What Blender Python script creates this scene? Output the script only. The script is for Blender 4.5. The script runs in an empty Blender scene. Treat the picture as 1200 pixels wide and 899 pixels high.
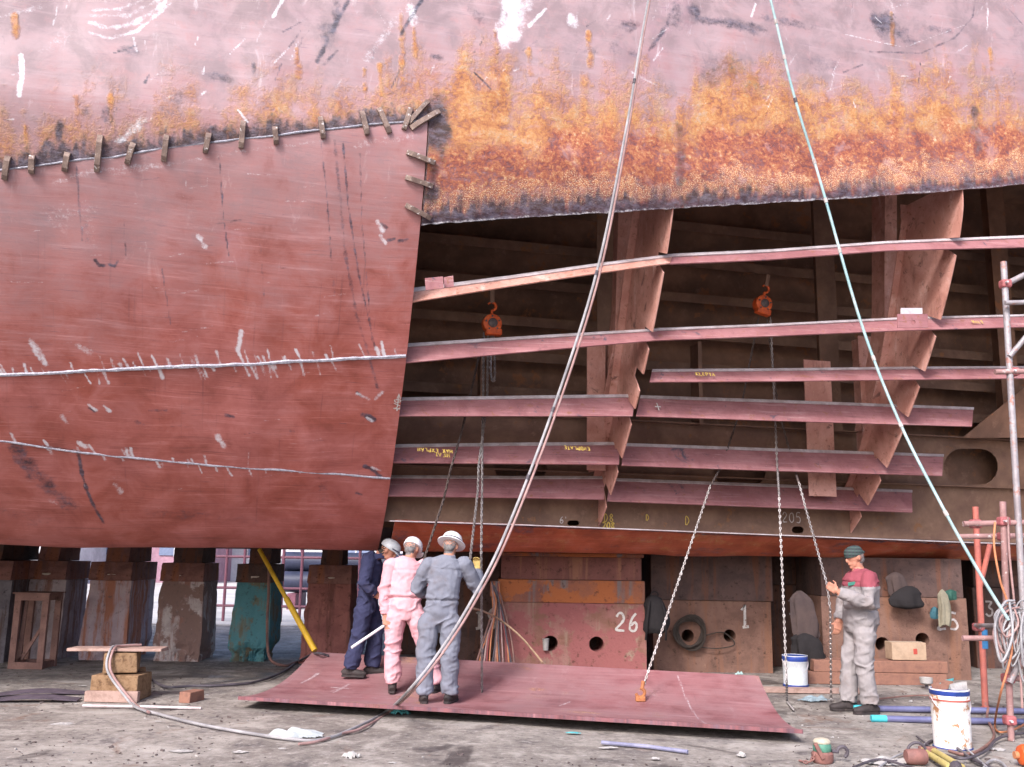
import bpy, bmesh, math, random
import numpy as np
from mathutils import Vector, Matrix, Quaternion
from mathutils.kdtree import KDTree

# ------------------------------------------------------------------ camera, world, sun, exposure
R = math.radians
scn = bpy.context.scene
COL = scn.collection
FPX, CAMZ, ROLL = 1100.0, 1.6, 0.015
PITCH = math.atan2(200, FPX)
cd = bpy.data.cameras.new('camera'); cam = bpy.data.objects.new('camera', cd); COL.objects.link(cam)
cd.sensor_width = 36.0; cd.lens = FPX / 1200 * 36; cd.clip_end = 3000; cd.clip_start = 0.05
_Rt = Vector((1, 0, 0)); _Up = Vector((0, -math.sin(PITCH), math.cos(PITCH))); _Fw = Vector((0, math.cos(PITCH), math.sin(PITCH)))
_r = math.cos(ROLL) * _Rt + math.sin(ROLL) * _Up; _u = -math.sin(ROLL) * _Rt + math.cos(ROLL) * _Up
m = Matrix((( _r.x, _u.x, -_Fw.x, 0), (_r.y, _u.y, -_Fw.y, 0), (_r.z, _u.z, -_Fw.z, CAMZ), (0, 0, 0, 1)))
cam.matrix_world = m
scn.camera = cam

SUN_EL, SUN_AZ = R(41), R(206)          # azimuth from +Y towards +X: a hazy sun high over the camera's left shoulder
w = bpy.data.worlds.new('World'); scn.world = w; w.use_nodes = True
nt = w.node_tree; bg = nt.nodes['Background']
sk = nt.nodes.new('ShaderNodeTexSky'); sk.sky_type = 'NISHITA'; sk.sun_disc = False
sk.sun_elevation = SUN_EL; sk.sun_rotation = SUN_AZ; sk.air_density = 1.0; sk.dust_density = 4.0; sk.ozone_density = 1.0
nt.links.new(sk.outputs[0], bg.inputs[0]); bg.inputs[1].default_value = 0.15
sd = bpy.data.lights.new('sun', 'SUN'); sd.energy = 2.0; sd.angle = R(14); sd.color = (1.0, 0.95, 0.87)
so = bpy.data.objects.new('sun', sd); COL.objects.link(so)
sdir = Vector((math.sin(SUN_AZ) * math.cos(SUN_EL), math.cos(SUN_AZ) * math.cos(SUN_EL), math.sin(SUN_EL)))
so.rotation_euler = sdir.to_track_quat('Z', 'Y').to_euler(); so.location = (-10, -20, 40)
vs = scn.view_settings; vs.view_transform = 'Standard'; vs.look = 'None'; vs.gamma = 1.0; vs.use_curve_mapping = False
vs.exposure = 1.06
vs.use_white_balance = True; vs.white_balance_temperature = 6050; vs.white_balance_tint = 14
scn.cycles.use_denoising = True; scn.cycles.max_bounces = 8; scn.cycles.diffuse_bounces = 5

# ------------------------------------------------------------------ pixel and hull geometry helpers
def ray(px, py):
    x = np.asarray(px, float) - 600; y = 449.5 - np.asarray(py, float)
    c, s = math.cos(ROLL), math.sin(ROLL)
    a = c * x - s * y; b = s * x + c * y
    d = np.stack([a, FPX * math.cos(PITCH) - b * math.sin(PITCH), FPX * math.sin(PITCH) + b * math.cos(PITCH)], -1)
    return d / d[..., 1:2]
def atY(px, py, Y):
    d = ray(px, py); return np.array([d[0] * Y, Y, CAMZ + d[2] * Y])
def gnd(px, py, z=0.0):
    d = ray(px, py); t = (z - CAMZ) / d[2]; return np.array([d[0] * t, t, z])
V = lambda *a: np.array(a, float)
def nrm(v): v = np.asarray(v, float); return v / (np.linalg.norm(v) + 1e-12)

HA, D0, HU, ZT, ZB, HE, FL = 0.244, 8.75, 3.1, 5.7, 1.62, 1.34, 0.03
LV = V(math.cos(HA), math.sin(HA), 0); NV = V(-math.sin(HA), math.cos(HA), 0); ZV = V(0, 0, 1)
_th = np.linspace(0, math.pi / 2, 400)
_z = np.concatenate([np.linspace(12, ZT, 60)[:-1], ZT - (ZT - ZB) * np.sin(_th) ** (2 / HE), np.full(40, ZB)])
_uu = np.concatenate([-FL * (np.linspace(12, ZT, 60)[:-1] - ZT), HU * (1 - np.cos(_th) ** (2 / HE)), HU + np.linspace(0, 8, 41)[1:]])
_w = np.concatenate([[0], np.cumsum(np.hypot(np.diff(_z), np.diff(_uu)))])
def prof(wv): return np.interp(wv, _w, _uu), np.interp(wv, _w, _z)
def w_of_z(z): return np.interp(-np.asarray(z), -_z[:459], _w[:459])
W_BOT = float(_w[458])
def tang(wv):
    u1, z1 = prof(np.asarray(wv) + .02); u0, z0 = prof(np.asarray(wv) - .02)
    du, dz = u1 - u0, z1 - z0; l = np.hypot(du, dz) + 1e-9
    return du / l, dz / l
def SW(s, wv, off=0.0):
    """hull surface point; off > 0 goes inboard along the surface normal"""
    s = np.asarray(s, float); u, z = prof(wv); du, dz = tang(wv)
    u = u + off * (-dz); z = z + off * du
    return s[..., None] * LV + (D0 + u)[..., None] * NV + z[..., None] * ZV
def huz(s, u, z): return s * LV + (D0 + u) * NV + z * ZV
def hull(px, py, off=0.0):
    """pixel to (s, w) on the hull surface"""
    d = ray(px, py); t = np.linspace(6, 22, 3000)
    P = np.stack([d[0] * t, t, CAMZ + d[2] * t], -1)
    u = P[:, :2] @ NV[:2] - D0 - off; wz = w_of_z(np.clip(P[:, 2], ZB, 12)); f = u - prof(wz)[0]
    f = np.where(P[:, 2] < ZB, -1, f)
    k = np.argmax(f > 0)
    if k == 0: k = 1
    a = f[k - 1] / (f[k - 1] - f[k] + 1e-12); a = min(max(a, 0), 1)
    p = P[k - 1] * (1 - a) + P[k] * a
    return float(p @ LV), float(w_of_z(np.clip(p[2], ZB, 12)))
def hulls(pts, off=0.0): return np.array([hull(x, y, off) for x, y in pts])
def hpt(px, py, off=0.0):
    s, wv = hull(px, py); return SW(s, wv, off)
def at_u(px, py, u):
    """pixel to the vertical plane u metres inboard of the ship's side"""
    d = ray(px, py); k = d[0] * NV[0] + NV[1]; t = (D0 + u) / k
    return V(d[0] * t, t, CAMZ + d[2] * t)

# ------------------------------------------------------------------ noise
def _h(i, j, k, seed):
    n = (i * 374761393 + j * 668265263 + k * 2147483647 + seed * 974711) & 0xFFFFFFFF
    n = ((n ^ (n >> 13)) * 1274126177) & 0xFFFFFFFF
    return ((n ^ (n >> 16)) & 0xFFFF) / 65535.0
def vn(x, y, z=0.0, seed=0):
    x = np.asarray(x, float); y = np.asarray(y, float); z = np.asarray(z, float) + 0 * x
    i, j, k = np.floor(x).astype(np.int64), np.floor(y).astype(np.int64), np.floor(z).astype(np.int64)
    a, b, c = x - i, y - j, z - k
    a, b, c = a * a * (3 - 2 * a), b * b * (3 - 2 * b), c * c * (3 - 2 * c)
    r = 0
    for di in (0, 1):
        for dj in (0, 1):
            for dk in (0, 1):
                r = r + _h(i + di, j + dj, k + dk, seed) * (a if di else 1 - a) * (b if dj else 1 - b) * (c if dk else 1 - c)
    return r
def fbm(x, y, z=0.0, o=4, seed=0):
    r, am, t = 0, .5, 0
    for k in range(o):
        r = r + am * vn(np.asarray(x) * 2 ** k, np.asarray(y) * 2 ** k, np.asarray(z) * 2 ** k, seed + k); t += am; am *= .5
    return r / t
def sst(a, b, x): t = np.clip((x - a) / (b - a + 1e-12), 0, 1); return t * t * (3 - 2 * t)

# ------------------------------------------------------------------ materials
MATS = {}
class NT:
    def __init__(s, name):
        s.m = bpy.data.materials.new(name); s.m.use_nodes = True; s.t = s.m.node_tree; s.b = s.t.nodes['Principled BSDF']; MATS[name] = s.m
    def n(s, typ, ins=None, **kw):
        k = s.t.nodes.new(typ)
        for a, v in kw.items(): setattr(k, a, v)
        for a, v in (ins or {}).items(): s.set(k.inputs[a], v)
        return k
    def set(s, sock, v):
        if isinstance(v, bpy.types.NodeSocket): s.t.links.new(v, sock)
        elif isinstance(v, (tuple, list)) and sock.type == 'RGBA' and len(v) == 3: sock.default_value = (*v, 1)
        else: sock.default_value = v
    def mix(s, f, a, b, mode='MIX'):
        k = s.n('ShaderNodeMix', data_type='RGBA', blend_type=mode); s.set(k.inputs[0], f); s.set(k.inputs[6], a); s.set(k.inputs[7], b); return k.outputs[2]
    def math(s, op, a, b=0.0, clamp=False):
        k = s.n('ShaderNodeMath', operation=op, use_clamp=clamp); s.set(k.inputs[0], a); s.set(k.inputs[1], b); return k.outputs[0]
    def noise(s, vec, scale, detail=6, rough=.6, dist=0):
        k = s.n('ShaderNodeTexNoise', {'Scale': scale, 'Detail': detail, 'Roughness': rough, 'Distortion': dist}); s.set(k.inputs['Vector'], vec); return k.outputs[0]
    def ramp(s, f, stops):
        k = s.n('ShaderNodeValToRGB'); s.set(k.inputs[0], f); e = k.color_ramp.elements
        while len(e) < len(stops): e.new(.5)
        for q, (p, c) in zip(e, stops): q.position = p; q.color = (*(c if isinstance(c, tuple) else (c, c, c)), 1)
        return k.outputs[0]
    def mapr(s, v, a, b, c=0., d=1., smooth=True):
        k = s.n('ShaderNodeMapRange', interpolation_type='SMOOTHSTEP' if smooth else 'LINEAR'); 
        for q, x in zip(range(5), (v, a, b, c, d)): s.set(k.inputs[q], x)
        return k.outputs[0]
    def scale(s, vec, sc):
        k = s.n('ShaderNodeMapping'); s.set(k.inputs[0], vec); k.inputs['Scale'].default_value = sc; return k.outputs[0]
    def obj(s): return s.n('ShaderNodeTexCoord').outputs['Object']
    def bump(s, h, st=.3, d=.01):
        k = s.n('ShaderNodeBump', {'Strength': st, 'Distance': d}); s.set(k.inputs['Height'], h); s.t.links.new(k.outputs[0], s.b.inputs['Normal'])
    def out(s, col, rough=.7, metal=0.0, spec=.3):
        s.set(s.b.inputs['Base Color'], col); s.set(s.b.inputs['Roughness'], rough); s.set(s.b.inputs['Metallic'], metal); s.b.inputs['Specular IOR Level'].default_value = spec
        return s.m

def simple(name, c1, c2=None, scale=8, rough=.7, metal=0., bump=.2, spot=None, spots=.62, spec=.3):
    """two tones of one paint or metal broken up by noise, with an optional wear colour in spots"""
    t = NT(name); o = t.obj(); c2 = c2 or tuple(x * .7 for x in c1)
    n1 = t.noise(o, scale); n2 = t.noise(o, scale * 5.3, 5, .65)
    col = t.mix(t.mapr(n1, .32, .68), c1, c2); col = t.mix(t.mapr(n2, .3, .75, 0, .35), col, tuple(x * .55 for x in c1))
    n3 = t.noise(o, scale * .45, 8, .7, .6); col = t.mix(t.mapr(n3, .46, .62, 0, .38), col, tuple(x * .5 for x in c2)); col = t.mix(t.mapr(t.noise(o, scale * 2.7, 8, .75), .56, .68, 0, .3), col, tuple(min(1, x * 1.35 + .03) for x in c1))
    if spot: col = t.mix(t.mapr(t.noise(o, scale * 1.9, 7, .7), spots, spots + .08), col, spot)
    t.bump(n2, bump, .006)
    return t.out(col, rough, metal, spec)

def hull_paint(name, red, red2, mauve):
    t = NT(name); uv = t.n('ShaderNodeUVMap').outputs[0]
    at = t.n('ShaderNodeAttribute', attribute_name='wear', attribute_type='GEOMETRY'); at2 = t.n('ShaderNodeAttribute', attribute_name='wear2', attribute_type='GEOMETRY')
    sep = t.n('ShaderNodeSeparateColor'); t.t.links.new(at.outputs['Color'], sep.inputs[0]); sp2 = t.n('ShaderNodeSeparateColor'); t.t.links.new(at2.outputs['Color'], sp2.inputs[0])
    rust, burn_dark, pale, fade_glare = sep.outputs[0], sep.outputs[1], sep.outputs[2], at.outputs['Alpha']; redz, crust = sp2.outputs[0], sp2.outputs[1]
    nb = t.noise(uv, .9, 5, .6, .3); nm = t.noise(uv, 2.6, 8, .65, .4); nf = t.noise(uv, 7, 8, .7, .2); nff = t.noise(uv, 24, 7, .72, .3); nx = t.noise(uv, 85, 4, .7)
    cen = lambda n, k: t.math('MULTIPLY', t.math('SUBTRACT', n, .5), k)
    col = t.mix(t.mapr(nb, .3, .7), red, red2)
    col = t.mix(t.mapr(nm, .42, .66, 0, .45), col, tuple(min(1, x * 1.35 + .035) for x in red)); col = t.mix(t.mapr(nm, .46, .3, 0, .5), col, tuple(x * .62 for x in red2))
    wp = t.n('ShaderNodeVectorMath', operation='ADD'); t.t.links.new(uv, wp.inputs[0]); wq = t.n('ShaderNodeVectorMath', operation='SCALE'); t.t.links.new(t.n('ShaderNodeTexNoise', {'Scale': .5, 'Detail': 2.0, 'Vector': uv}).outputs['Color'], wq.inputs[0]); wq.inputs['Scale'].default_value = .22; t.t.links.new(wq.outputs[0], wp.inputs[1])
    st = t.noise(t.scale(wp.outputs[0], (.8, 13, 1)), 1.0, 9, .72, .15)              # long scrapes along the hull
    st2 = t.noise(t.scale(wp.outputs[0], (2.2, 46, 1)), 1.0, 7, .74, .1)
    pm = t.mapr(t.noise(uv, 1.3, 4, .6), .4, .62)                                  # scrapes come in patches
    col = t.mix(t.math('MULTIPLY', t.mapr(st, .52, .72, 0, .75), pm), col, tuple(min(1, x * 1.5 + .08) for x in red))
    col = t.mix(t.mapr(st, .45, .28, 0, .55), col, tuple(x * .5 for x in red))
    st3 = t.noise(t.scale(wp.outputs[0], (1.1, 80, 1)), 1.0, 5, .75, .05); col = t.mix(t.mapr(st3, .57, .68, 0, .45), col, tuple(min(1, x * 1.6 + .10) for x in red)); col = t.mix(t.mapr(st3, .43, .32, 0, .5), col, tuple(x * .42 for x in red2)); col = t.mix(t.math('MULTIPLY', t.mapr(st2, .42, .30, 0, .75), pm), col, (.07, .04, .055))
    col = t.mix(t.math('MULTIPLY', t.mapr(st2, .60, .72, 0, .55), pm), col, (.62, .44, .43))
    dr = t.noise(t.scale(uv, (22, .8, 1)), 1.0, 5, .65)                             # runs down the plate
    col = t.mix(t.mapr(dr, .58, .74, 0, .35), col, (.10, .045, .05))
    m2 = t.mix(t.mapr(nm, .38, .64), mauve, tuple(x * .70 for x in mauve)); m2 = t.mix(t.mapr(nf, .52, .7, 0, .5), m2, (mauve[0] * 1.1, mauve[1] * .85, mauve[2] * .82)); m2 = t.mix(t.mapr(st, .55, .72, 0, .4), m2, tuple(min(1, x * 1.3) for x in mauve))
    m2 = t.mix(t.mapr(st2, .42, .28, 0, .6), m2, (.17, .11, .16)); m2 = t.mix(t.mapr(nb, .56, .7, 0, .5), m2, (.34, .20, .24))
    m2 = t.mix(t.mapr(t.noise(t.scale(wp.outputs[0], (5, 1.6, 1)), 1., 8, .72, .6), .58, .70, 0, .35), m2, (.66, .60, .62))
    fa = t.math('ADD', fade_glare, t.math('ADD', cen(nm, .9), cen(st, .5)))
    col = t.mix(t.mapr(fa, .0, 1.0), col, m2)
    # rust, broken at its edge by noise
    nr_ = t.noise(uv, 3.4, 9, .68, .5); mixn = t.math('ADD', t.math('MULTIPLY', nr_, .35), t.math('ADD', t.math('MULTIPLY', nf, .35), t.math('MULTIPLY', nff, .30))); mn = t.mapr(mixn, .36, .64, 0, 1, False)
    rr = t.ramp(mn, [(.06, (.10, .042, .04)), (.24, (.23, .085, .046)), (.42, (.38, .155, .055)), (.60, (.46, .235, .085)), (.76, (.43, .27, .15)), (.92, (.38, .28, .25))])
    mn2 = t.mapr(t.math('ADD', t.math('MULTIPLY', nr_, .25), t.math('ADD', t.math('MULTIPLY', nf, .30), t.math('MULTIPLY', nff, .45))), .36, .64, 0, 1, False)
    rd = t.ramp(mn2, [(.08, (.055, .025, .035)), (.26, (.14, .042, .04)), (.46, (.27, .075, .045)), (.62, (.385, .135, .058)), (.78, (.47, .25, .12)), (.93, (.56, .43, .30))])
    rcol = t.mix(t.mapr(t.math('ADD', redz, t.math('ADD', cen(nm, 2.2), cen(nf, 1.0))), .2, .8), rr, rd)
    rcol = t.mix(t.math('MULTIPLY', t.mapr(nx, .50, .60, 0, .8), t.mapr(t.math('ADD', crust, cen(nf, 2.5)), .35, .75)), rcol, (.72, .56, .36))
    rcol = t.mix(t.mapr(nx, .44, .32, 0, .6), rcol, (.13, .045, .04)); rcol = t.mix(t.mapr(nm, .56, .68, 0, .45), rcol, (.42, .27, .27))
    drp = t.noise(t.scale(uv, (7, .8, 1)), 1.0, 6, .65, .2); rn = t.math('ADD', rust, t.math('ADD', cen(nm, 1.9), t.math('ADD', cen(nf, 1.5), t.math('ADD', cen(nff, 1.1), cen(drp, .7)))))
    rf = t.math('MULTIPLY', t.mapr(rn, .05, 1.05), t.mapr(rust, .0, .3)); col = t.mix(t.math('MULTIPLY', rf, .93), col, rcol)
    bn = t.math('ADD', burn_dark, t.math('ADD', cen(nf, 1.3), cen(nff, 1.1))); bf = t.math('MULTIPLY', t.mapr(bn, .15, .95), t.mapr(burn_dark, .02, .25))
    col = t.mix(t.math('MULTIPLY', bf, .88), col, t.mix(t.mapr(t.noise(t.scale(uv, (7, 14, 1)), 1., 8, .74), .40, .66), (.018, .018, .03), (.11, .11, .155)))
    pn = t.math('ADD', pale, t.math('ADD', cen(nff, 1.5), cen(nx, .8))); pf = t.math('MULTIPLY', t.mapr(pn, .2, .95), t.mapr(pale, .02, .25))
    col = t.mix(t.math('MULTIPLY', pf, .85), col, t.mix(nx, (.78, .77, .80), (.55, .54, .58)))
    h = t.math('ADD', t.math('MULTIPLY', nff, .3), t.math('MULTIPLY', t.math('MULTIPLY', t.math('ADD', nff, nf), rf), 1.1))
    h = t.math('ADD', h, t.math('MULTIPLY', st, .3))
    t.bump(h, .6, .013)
    return t.out(col, t.mapr(rf, 0, 1, .52, .92, False), 0, .35)

def ground_mat():
    t = NT('yard_concrete'); o = t.obj()
    a = t.noise(o, .35, 5, .6, .5); b = t.noise(o, 2.3, 8, .68, .4); c = t.noise(o, 17, 8, .72); d = t.noise(o, 70, 4, .7)
    col = t.mix(t.mapr(a, .35, .65), (.17, .147, .13), (.265, .236, .21)); col = t.mix(t.mapr(b, .46, .66), col, (.35, .318, .285))
    col = t.mix(t.mapr(b, .46, .34, 0, .8), col, (.10, .085, .085)); col = t.mix(t.mapr(c, .52, .68, 0, .7), col, (.42, .385, .365))
    col = t.mix(t.mapr(c, .46, .34, 0, .75), col, (.07, .06, .06))
    col = t.mix(t.mapr(t.noise(o, 1.1, 7, .7, 1.), .6, .68, 0, .7), col, (.17, .10, .07))
    col = t.mix(t.mapr(d, .66, .74), col, (.5, .47, .44)); col = t.mix(t.mapr(d, .36, .28), col, (.03, .027, .03))
    oil = t.mapr(t.noise(o, .75, 6, .62, .9), .58, .66); col = t.mix(t.math('MULTIPLY', oil, .75), col, (.045, .038, .038))
    dust = t.mapr(t.noise(t.scale(o, (.5, 1.1, 1)), 1., 7, .7, .7), .54, .66); col = t.mix(t.math('MULTIPLY', dust, .5), col, (.44, .405, .37))
    t.bump(t.math('ADD', t.math('MULTIPLY', c, .6), t.math('MULTIPLY', d, .4)), .7, .018)
    return t.out(col, t.math('SUBTRACT', t.mapr(b, .3, .7, .95, .7), t.math('MULTIPLY', oil, .35)), 0, .35)

def pillar_mat(name, c1, c2, stain, lower=None, stains=.58):
    """old concrete or timber: blotches, runs of rust down the face, a flaking skin"""
    t = NT(name); o = t.obj()
    a = t.noise(o, 3.2, 7, .66, .4); b = t.noise(o, 14, 8, .7); dr = t.noise(t.scale(o, (7, 7, .55)), 1., 5, .6, .3)
    col = t.mix(t.mapr(a, .35, .65), c1, c2); col = t.mix(t.mapr(dr, stains - .08, stains + .06, 0, .85), col, stain)
    if lower: col = t.mix(t.mapr(t.noise(o, 2.1, 6, .65), .47, .53), col, lower)
    col = t.mix(t.mapr(b, .45, .3, 0, .8), col, tuple(x * .35 for x in c2)); col = t.mix(t.mapr(b, .62, .75, 0, .5), col, tuple(min(1, x * 1.7) for x in c1))
    t.bump(b, .8, .02)
    return t.out(col, .9, 0, .2)

def bands(name, cols, scale=6, rough=.6):
    t = NT(name); o = t.obj(); col = t.ramp(t.noise(o, scale, 7, .7, .3), cols); t.bump(t.noise(o, scale * 6, 5), .4, .006); return t.out(col, rough)

RED = hull_paint('hull_red_paint', (.355, .115, .10), (.31, .082, .058), (.345, .25, .265))
REDS = hull_paint('hull_strake_orange_paint', (.40, .085, .032), (.27, .058, .03), (.46, .33, .35))
GROUND = ground_mat()
def primer(name, c1, c2, heat, light, sc=(1.3, 1.3, 34)):
    t = NT(name); o = t.obj(); a = t.noise(o, 2.2, 7, .68, .4); s1 = t.noise(t.scale(o, sc), 1., 7, .72, .2); b = t.noise(o, 11, 8, .72); f = t.noise(o, 45, 5, .7)
    col = t.mix(t.mapr(a, .36, .62), c1, c2); col = t.mix(t.mapr(s1, .54, .70, 0, .55), col, light); col = t.mix(t.mapr(s1, .45, .32, 0, .6), col, tuple(x * .45 for x in c2)); col = t.mix(t.mapr(b, .57, .66, 0, .75), col, (.24, .10, .055)); col = t.mix(t.mapr(t.noise(o, 3.7, 7, .7, .8), .60, .68, 0, .85), col, heat); col = t.mix(t.mapr(f, .62, .72, 0, .5), col, light); col = t.mix(t.mapr(b, .42, .32, 0, .5), col, tuple(x * .4 for x in c1))
    t.bump(t.math('ADD', b, t.math('MULTIPLY', f, .4)), .45, .008); return t.out(col, .62, 0, .35)
STR = primer('primer_red_steel', (.32, .145, .15), (.24, .098, .103), (.07, .065, .09), (.48, .32, .32))
STEELEDGE = simple('bare_cut_steel', (.66, .60, .62), (.46, .38, .38), 6, .5, .2, .2, (.25, .12, .07), .66)
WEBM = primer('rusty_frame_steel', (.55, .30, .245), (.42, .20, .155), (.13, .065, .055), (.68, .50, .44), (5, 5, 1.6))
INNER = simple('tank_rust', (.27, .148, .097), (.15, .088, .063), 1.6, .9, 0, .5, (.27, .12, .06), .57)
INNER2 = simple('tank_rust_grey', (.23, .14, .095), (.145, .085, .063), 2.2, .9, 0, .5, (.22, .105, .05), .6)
WELD = simple('weld_bead', (.46, .46, .52), (.24, .24, .29), 30, .45, .3, .6, (.7, .7, .72), .58)
DOG = simple('clip_steel', (.30, .22, .18), (.15, .10, .085), 14, .6, .2, .4, (.6, .56, .54), .58)
ORANGE = simple('hoist_orange', (.70, .13, .025), (.5, .075, .02), 14, .5, 0, .2, (.10, .05, .03), .6)
CHAINM = simple('galvanised_chain', (.38, .36, .36), (.2, .17, .16), 20, .45, .6, .2)
CHAIND = simple('dark_chain', (.14, .11, .10), (.08, .06, .055), 20, .5, .5, .2)

# ------------------------------------------------------------------ mesh helpers
LOC = {}
def link(o, parent=None):
    COL.objects.link(o)
    if parent: o.parent = parent
    return o
def tag(o, label=None, cat=None, group=None, kind=None):
    if label: o['label'] = label
    if cat: o['category'] = cat
    if group: o['group'] = group
    if kind: o['kind'] = kind
    return o
def thing(name, label, cat, loc, group=None):
    o = bpy.data.objects.new(name, None); o.location = [float(x) for x in loc]; o.empty_display_size = .1; link(o); LOC[o.name] = np.array(loc, float)
    return tag(o, label, cat, group)
def fast(name, verts, quads, mat, parent=None, smooth=True, uv=None, wear=None, wear2=None):
    verts = np.asarray(verts, float)
    if parent is not None: org = LOC[parent.name]
    else: org = np.array([verts[:, 0].mean(), verts[:, 1].mean(), verts[:, 2].min()])
    me = bpy.data.meshes.new(name); quads = np.asarray(quads, np.int32); nq, k = quads.shape
    me.vertices.add(len(verts)); me.vertices.foreach_set('co', (verts - org).astype(np.float32).ravel())
    me.loops.add(nq * k); me.loops.foreach_set('vertex_index', quads.ravel())
    me.polygons.add(nq); me.polygons.foreach_set('loop_start', np.arange(0, nq * k, k, dtype=np.int32)); me.polygons.foreach_set('loop_total', np.full(nq, k, np.int32))
    if uv is not None:
        ul = me.uv_layers.new(name='UVMap'); ul.data.foreach_set('uv', uv[quads.ravel()].astype(np.float32).ravel())
    me.polygons.foreach_set('use_smooth', np.full(nq, smooth)); me.update(calc_edges=True)
    if wear is not None:
        a = me.attributes.new('wear', 'FLOAT_COLOR', 'POINT'); a.data.foreach_set('color', wear.astype(np.float32).ravel())
    if wear2 is not None:
        a = me.attributes.new('wear2', 'FLOAT_COLOR', 'POINT'); a.data.foreach_set('color', wear2.astype(np.float32).ravel())
    me.validate(); me.materials.append(mat)
    o = bpy.data.objects.new(name, me); link(o, parent); LOC[o.name] = org
    if parent is None: o.location = org
    return o

class MB:
    def __init__(s): s.v = []; s.f = []; s.mi = []
    def add(s, vs_, fs, mi=0):
        k = len(s.v); s.v += [tuple(map(float, p)) for p in vs_]; s.f += [tuple(i + k for i in f) for f in fs]; s.mi += [mi] * len(fs); return s
    def box(s, c, sz, ax=None, mi=0, taper=1.0, jit=0, rng=None):
        """box centred at c; ax = three unit axes; taper scales the top"""
        X, Y, Z = ax if ax is not None else (V(1, 0, 0), V(0, 1, 0), V(0, 0, 1)); c = np.asarray(c, float); vv = []
        for z in (-1, 1):
            q = taper if z > 0 else 1
            for (x, y) in ((-1, -1), (1, -1), (1, 1), (-1, 1)):
                p = c + X * x * sz[0] / 2 * q + Y * y * sz[1] / 2 * q + Z * z * sz[2] / 2
                if jit: p = p + np.array([random.uniform(-jit, jit) for _ in range(3)])
                vv.append(p)
        return s.add(vv, [(3, 2, 1, 0), (4, 5, 6, 7), (0, 1, 5, 4), (1, 2, 6, 5), (2, 3, 7, 6), (3, 0, 4, 7)], mi)
    def tube(s, pts, r, n=8, mi=0, cap=True):
        pts = np.asarray(pts, float); k = len(pts); rr = np.full(k, r, float) if np.isscalar(r) else np.asarray(r, float)
        t = np.gradient(pts, axis=0); t /= np.linalg.norm(t, axis=1)[:, None] + 1e-12
        a = np.cross(t[0], V(0, 0, 1)); a = a if np.linalg.norm(a) > .05 else np.cross(t[0], V(1, 0, 0)); a = nrm(a); vv = []
        for i in range(k):
            a = nrm(a - t[i] * (a @ t[i])); b = np.cross(t[i], a)
            for j in range(n):
                q = 2 * math.pi * j / n; vv.append(pts[i] + rr[i] * (math.cos(q) * a + math.sin(q) * b))
        fs = [(i * n + j, i * n + (j + 1) % n, (i + 1) * n + (j + 1) % n, (i + 1) * n + j) for i in range(k - 1) for j in range(n)]
        if cap: fs += [tuple(range(n - 1, -1, -1)), tuple((k - 1) * n + j for j in range(n))]
        return s.add(vv, fs, mi)
    def lathe(s, c, prof_, n=24, ax=None, mi=0, sx=1, sy=1):
        X, Y, Z = ax if ax is not None else (V(1, 0, 0), V(0, 1, 0), V(0, 0, 1)); c = np.asarray(c, float); vv = []
        for (r, z) in prof_:
            for j in range(n):
                q = 2 * math.pi * j / n; vv.append(c + X * r * sx * math.cos(q) + Y * r * sy * math.sin(q) + Z * z)
        k = len(prof_); fs = [(i * n + j, i * n + (j + 1) % n, (i + 1) * n + (j + 1) % n, (i + 1) * n + j) for i in range(k - 1) for j in range(n)]
        fs += [tuple(range(n - 1, -1, -1)), tuple((k - 1) * n + j for j in range(n))]
        return s.add(vv, fs, mi)
    def poly(s, outline, ext, holes=(), mi=0):
        """flat outline (3-D points, with holes) pushed along ext"""
        bm = bmesh.new(); loops = []
        for lp in [outline, *holes]:
            vv = [bm.verts.new(tuple(map(float, p))) for p in lp]; loops.append(vv)
            for i in range(len(vv)): bm.edges.new((vv[i], vv[(i + 1) % len(vv)]))
        bmesh.ops.triangle_fill(bm, use_beauty=True, edges=bm.edges[:])
        bm.verts.index_update(); base = [np.array(v.co) for v in bm.verts]; tri = [tuple(v.index for v in f.verts) for f in bm.faces]
        k = len(base); ext = np.asarray(ext, float); ids = [[v.index for v in lp] for lp in loops]; bm.free()
        fs = tri + [tuple(i + k for i in reversed(f)) for f in tri]
        for lp in ids:
            for i in range(len(lp)): a, b = lp[i], lp[(i + 1) % len(lp)]; fs.append((a, b, b + k, a + k))
        return s.add(base + [p + ext for p in base], fs, mi)
    def strip(s, A, B, thick, mi=0):
        """plate between two edges A and B (lists of points) with thickness along its normal"""
        A = np.asarray(A, float); B = np.asarray(B, float); n = len(A); t = np.gradient(A, axis=0)
        nn = np.cross(t, B - A); nn /= np.linalg.norm(nn, axis=1)[:, None] + 1e-12
        vv = np.concatenate([A, B, A + nn * thick, B + nn * thick]); fs = []
        for i in range(n - 1):
            fs += [(i, i + 1, n + i + 1, n + i), (2 * n + i + 1, 2 * n + i, 3 * n + i, 3 * n + i + 1), (i + 1, i, 2 * n + i, 2 * n + i + 1), (n + i, n + i + 1, 3 * n + i + 1, 3 * n + i)]
        fs += [(0, n, 3 * n, 2 * n), (n - 1, 3 * n - 1, 4 * n - 1, 2 * n - 1)][:1] + [(n - 1, 3 * n - 1, 4 * n - 1, 2 * n - 1)]
        return s.add(vv, fs, mi)
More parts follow.
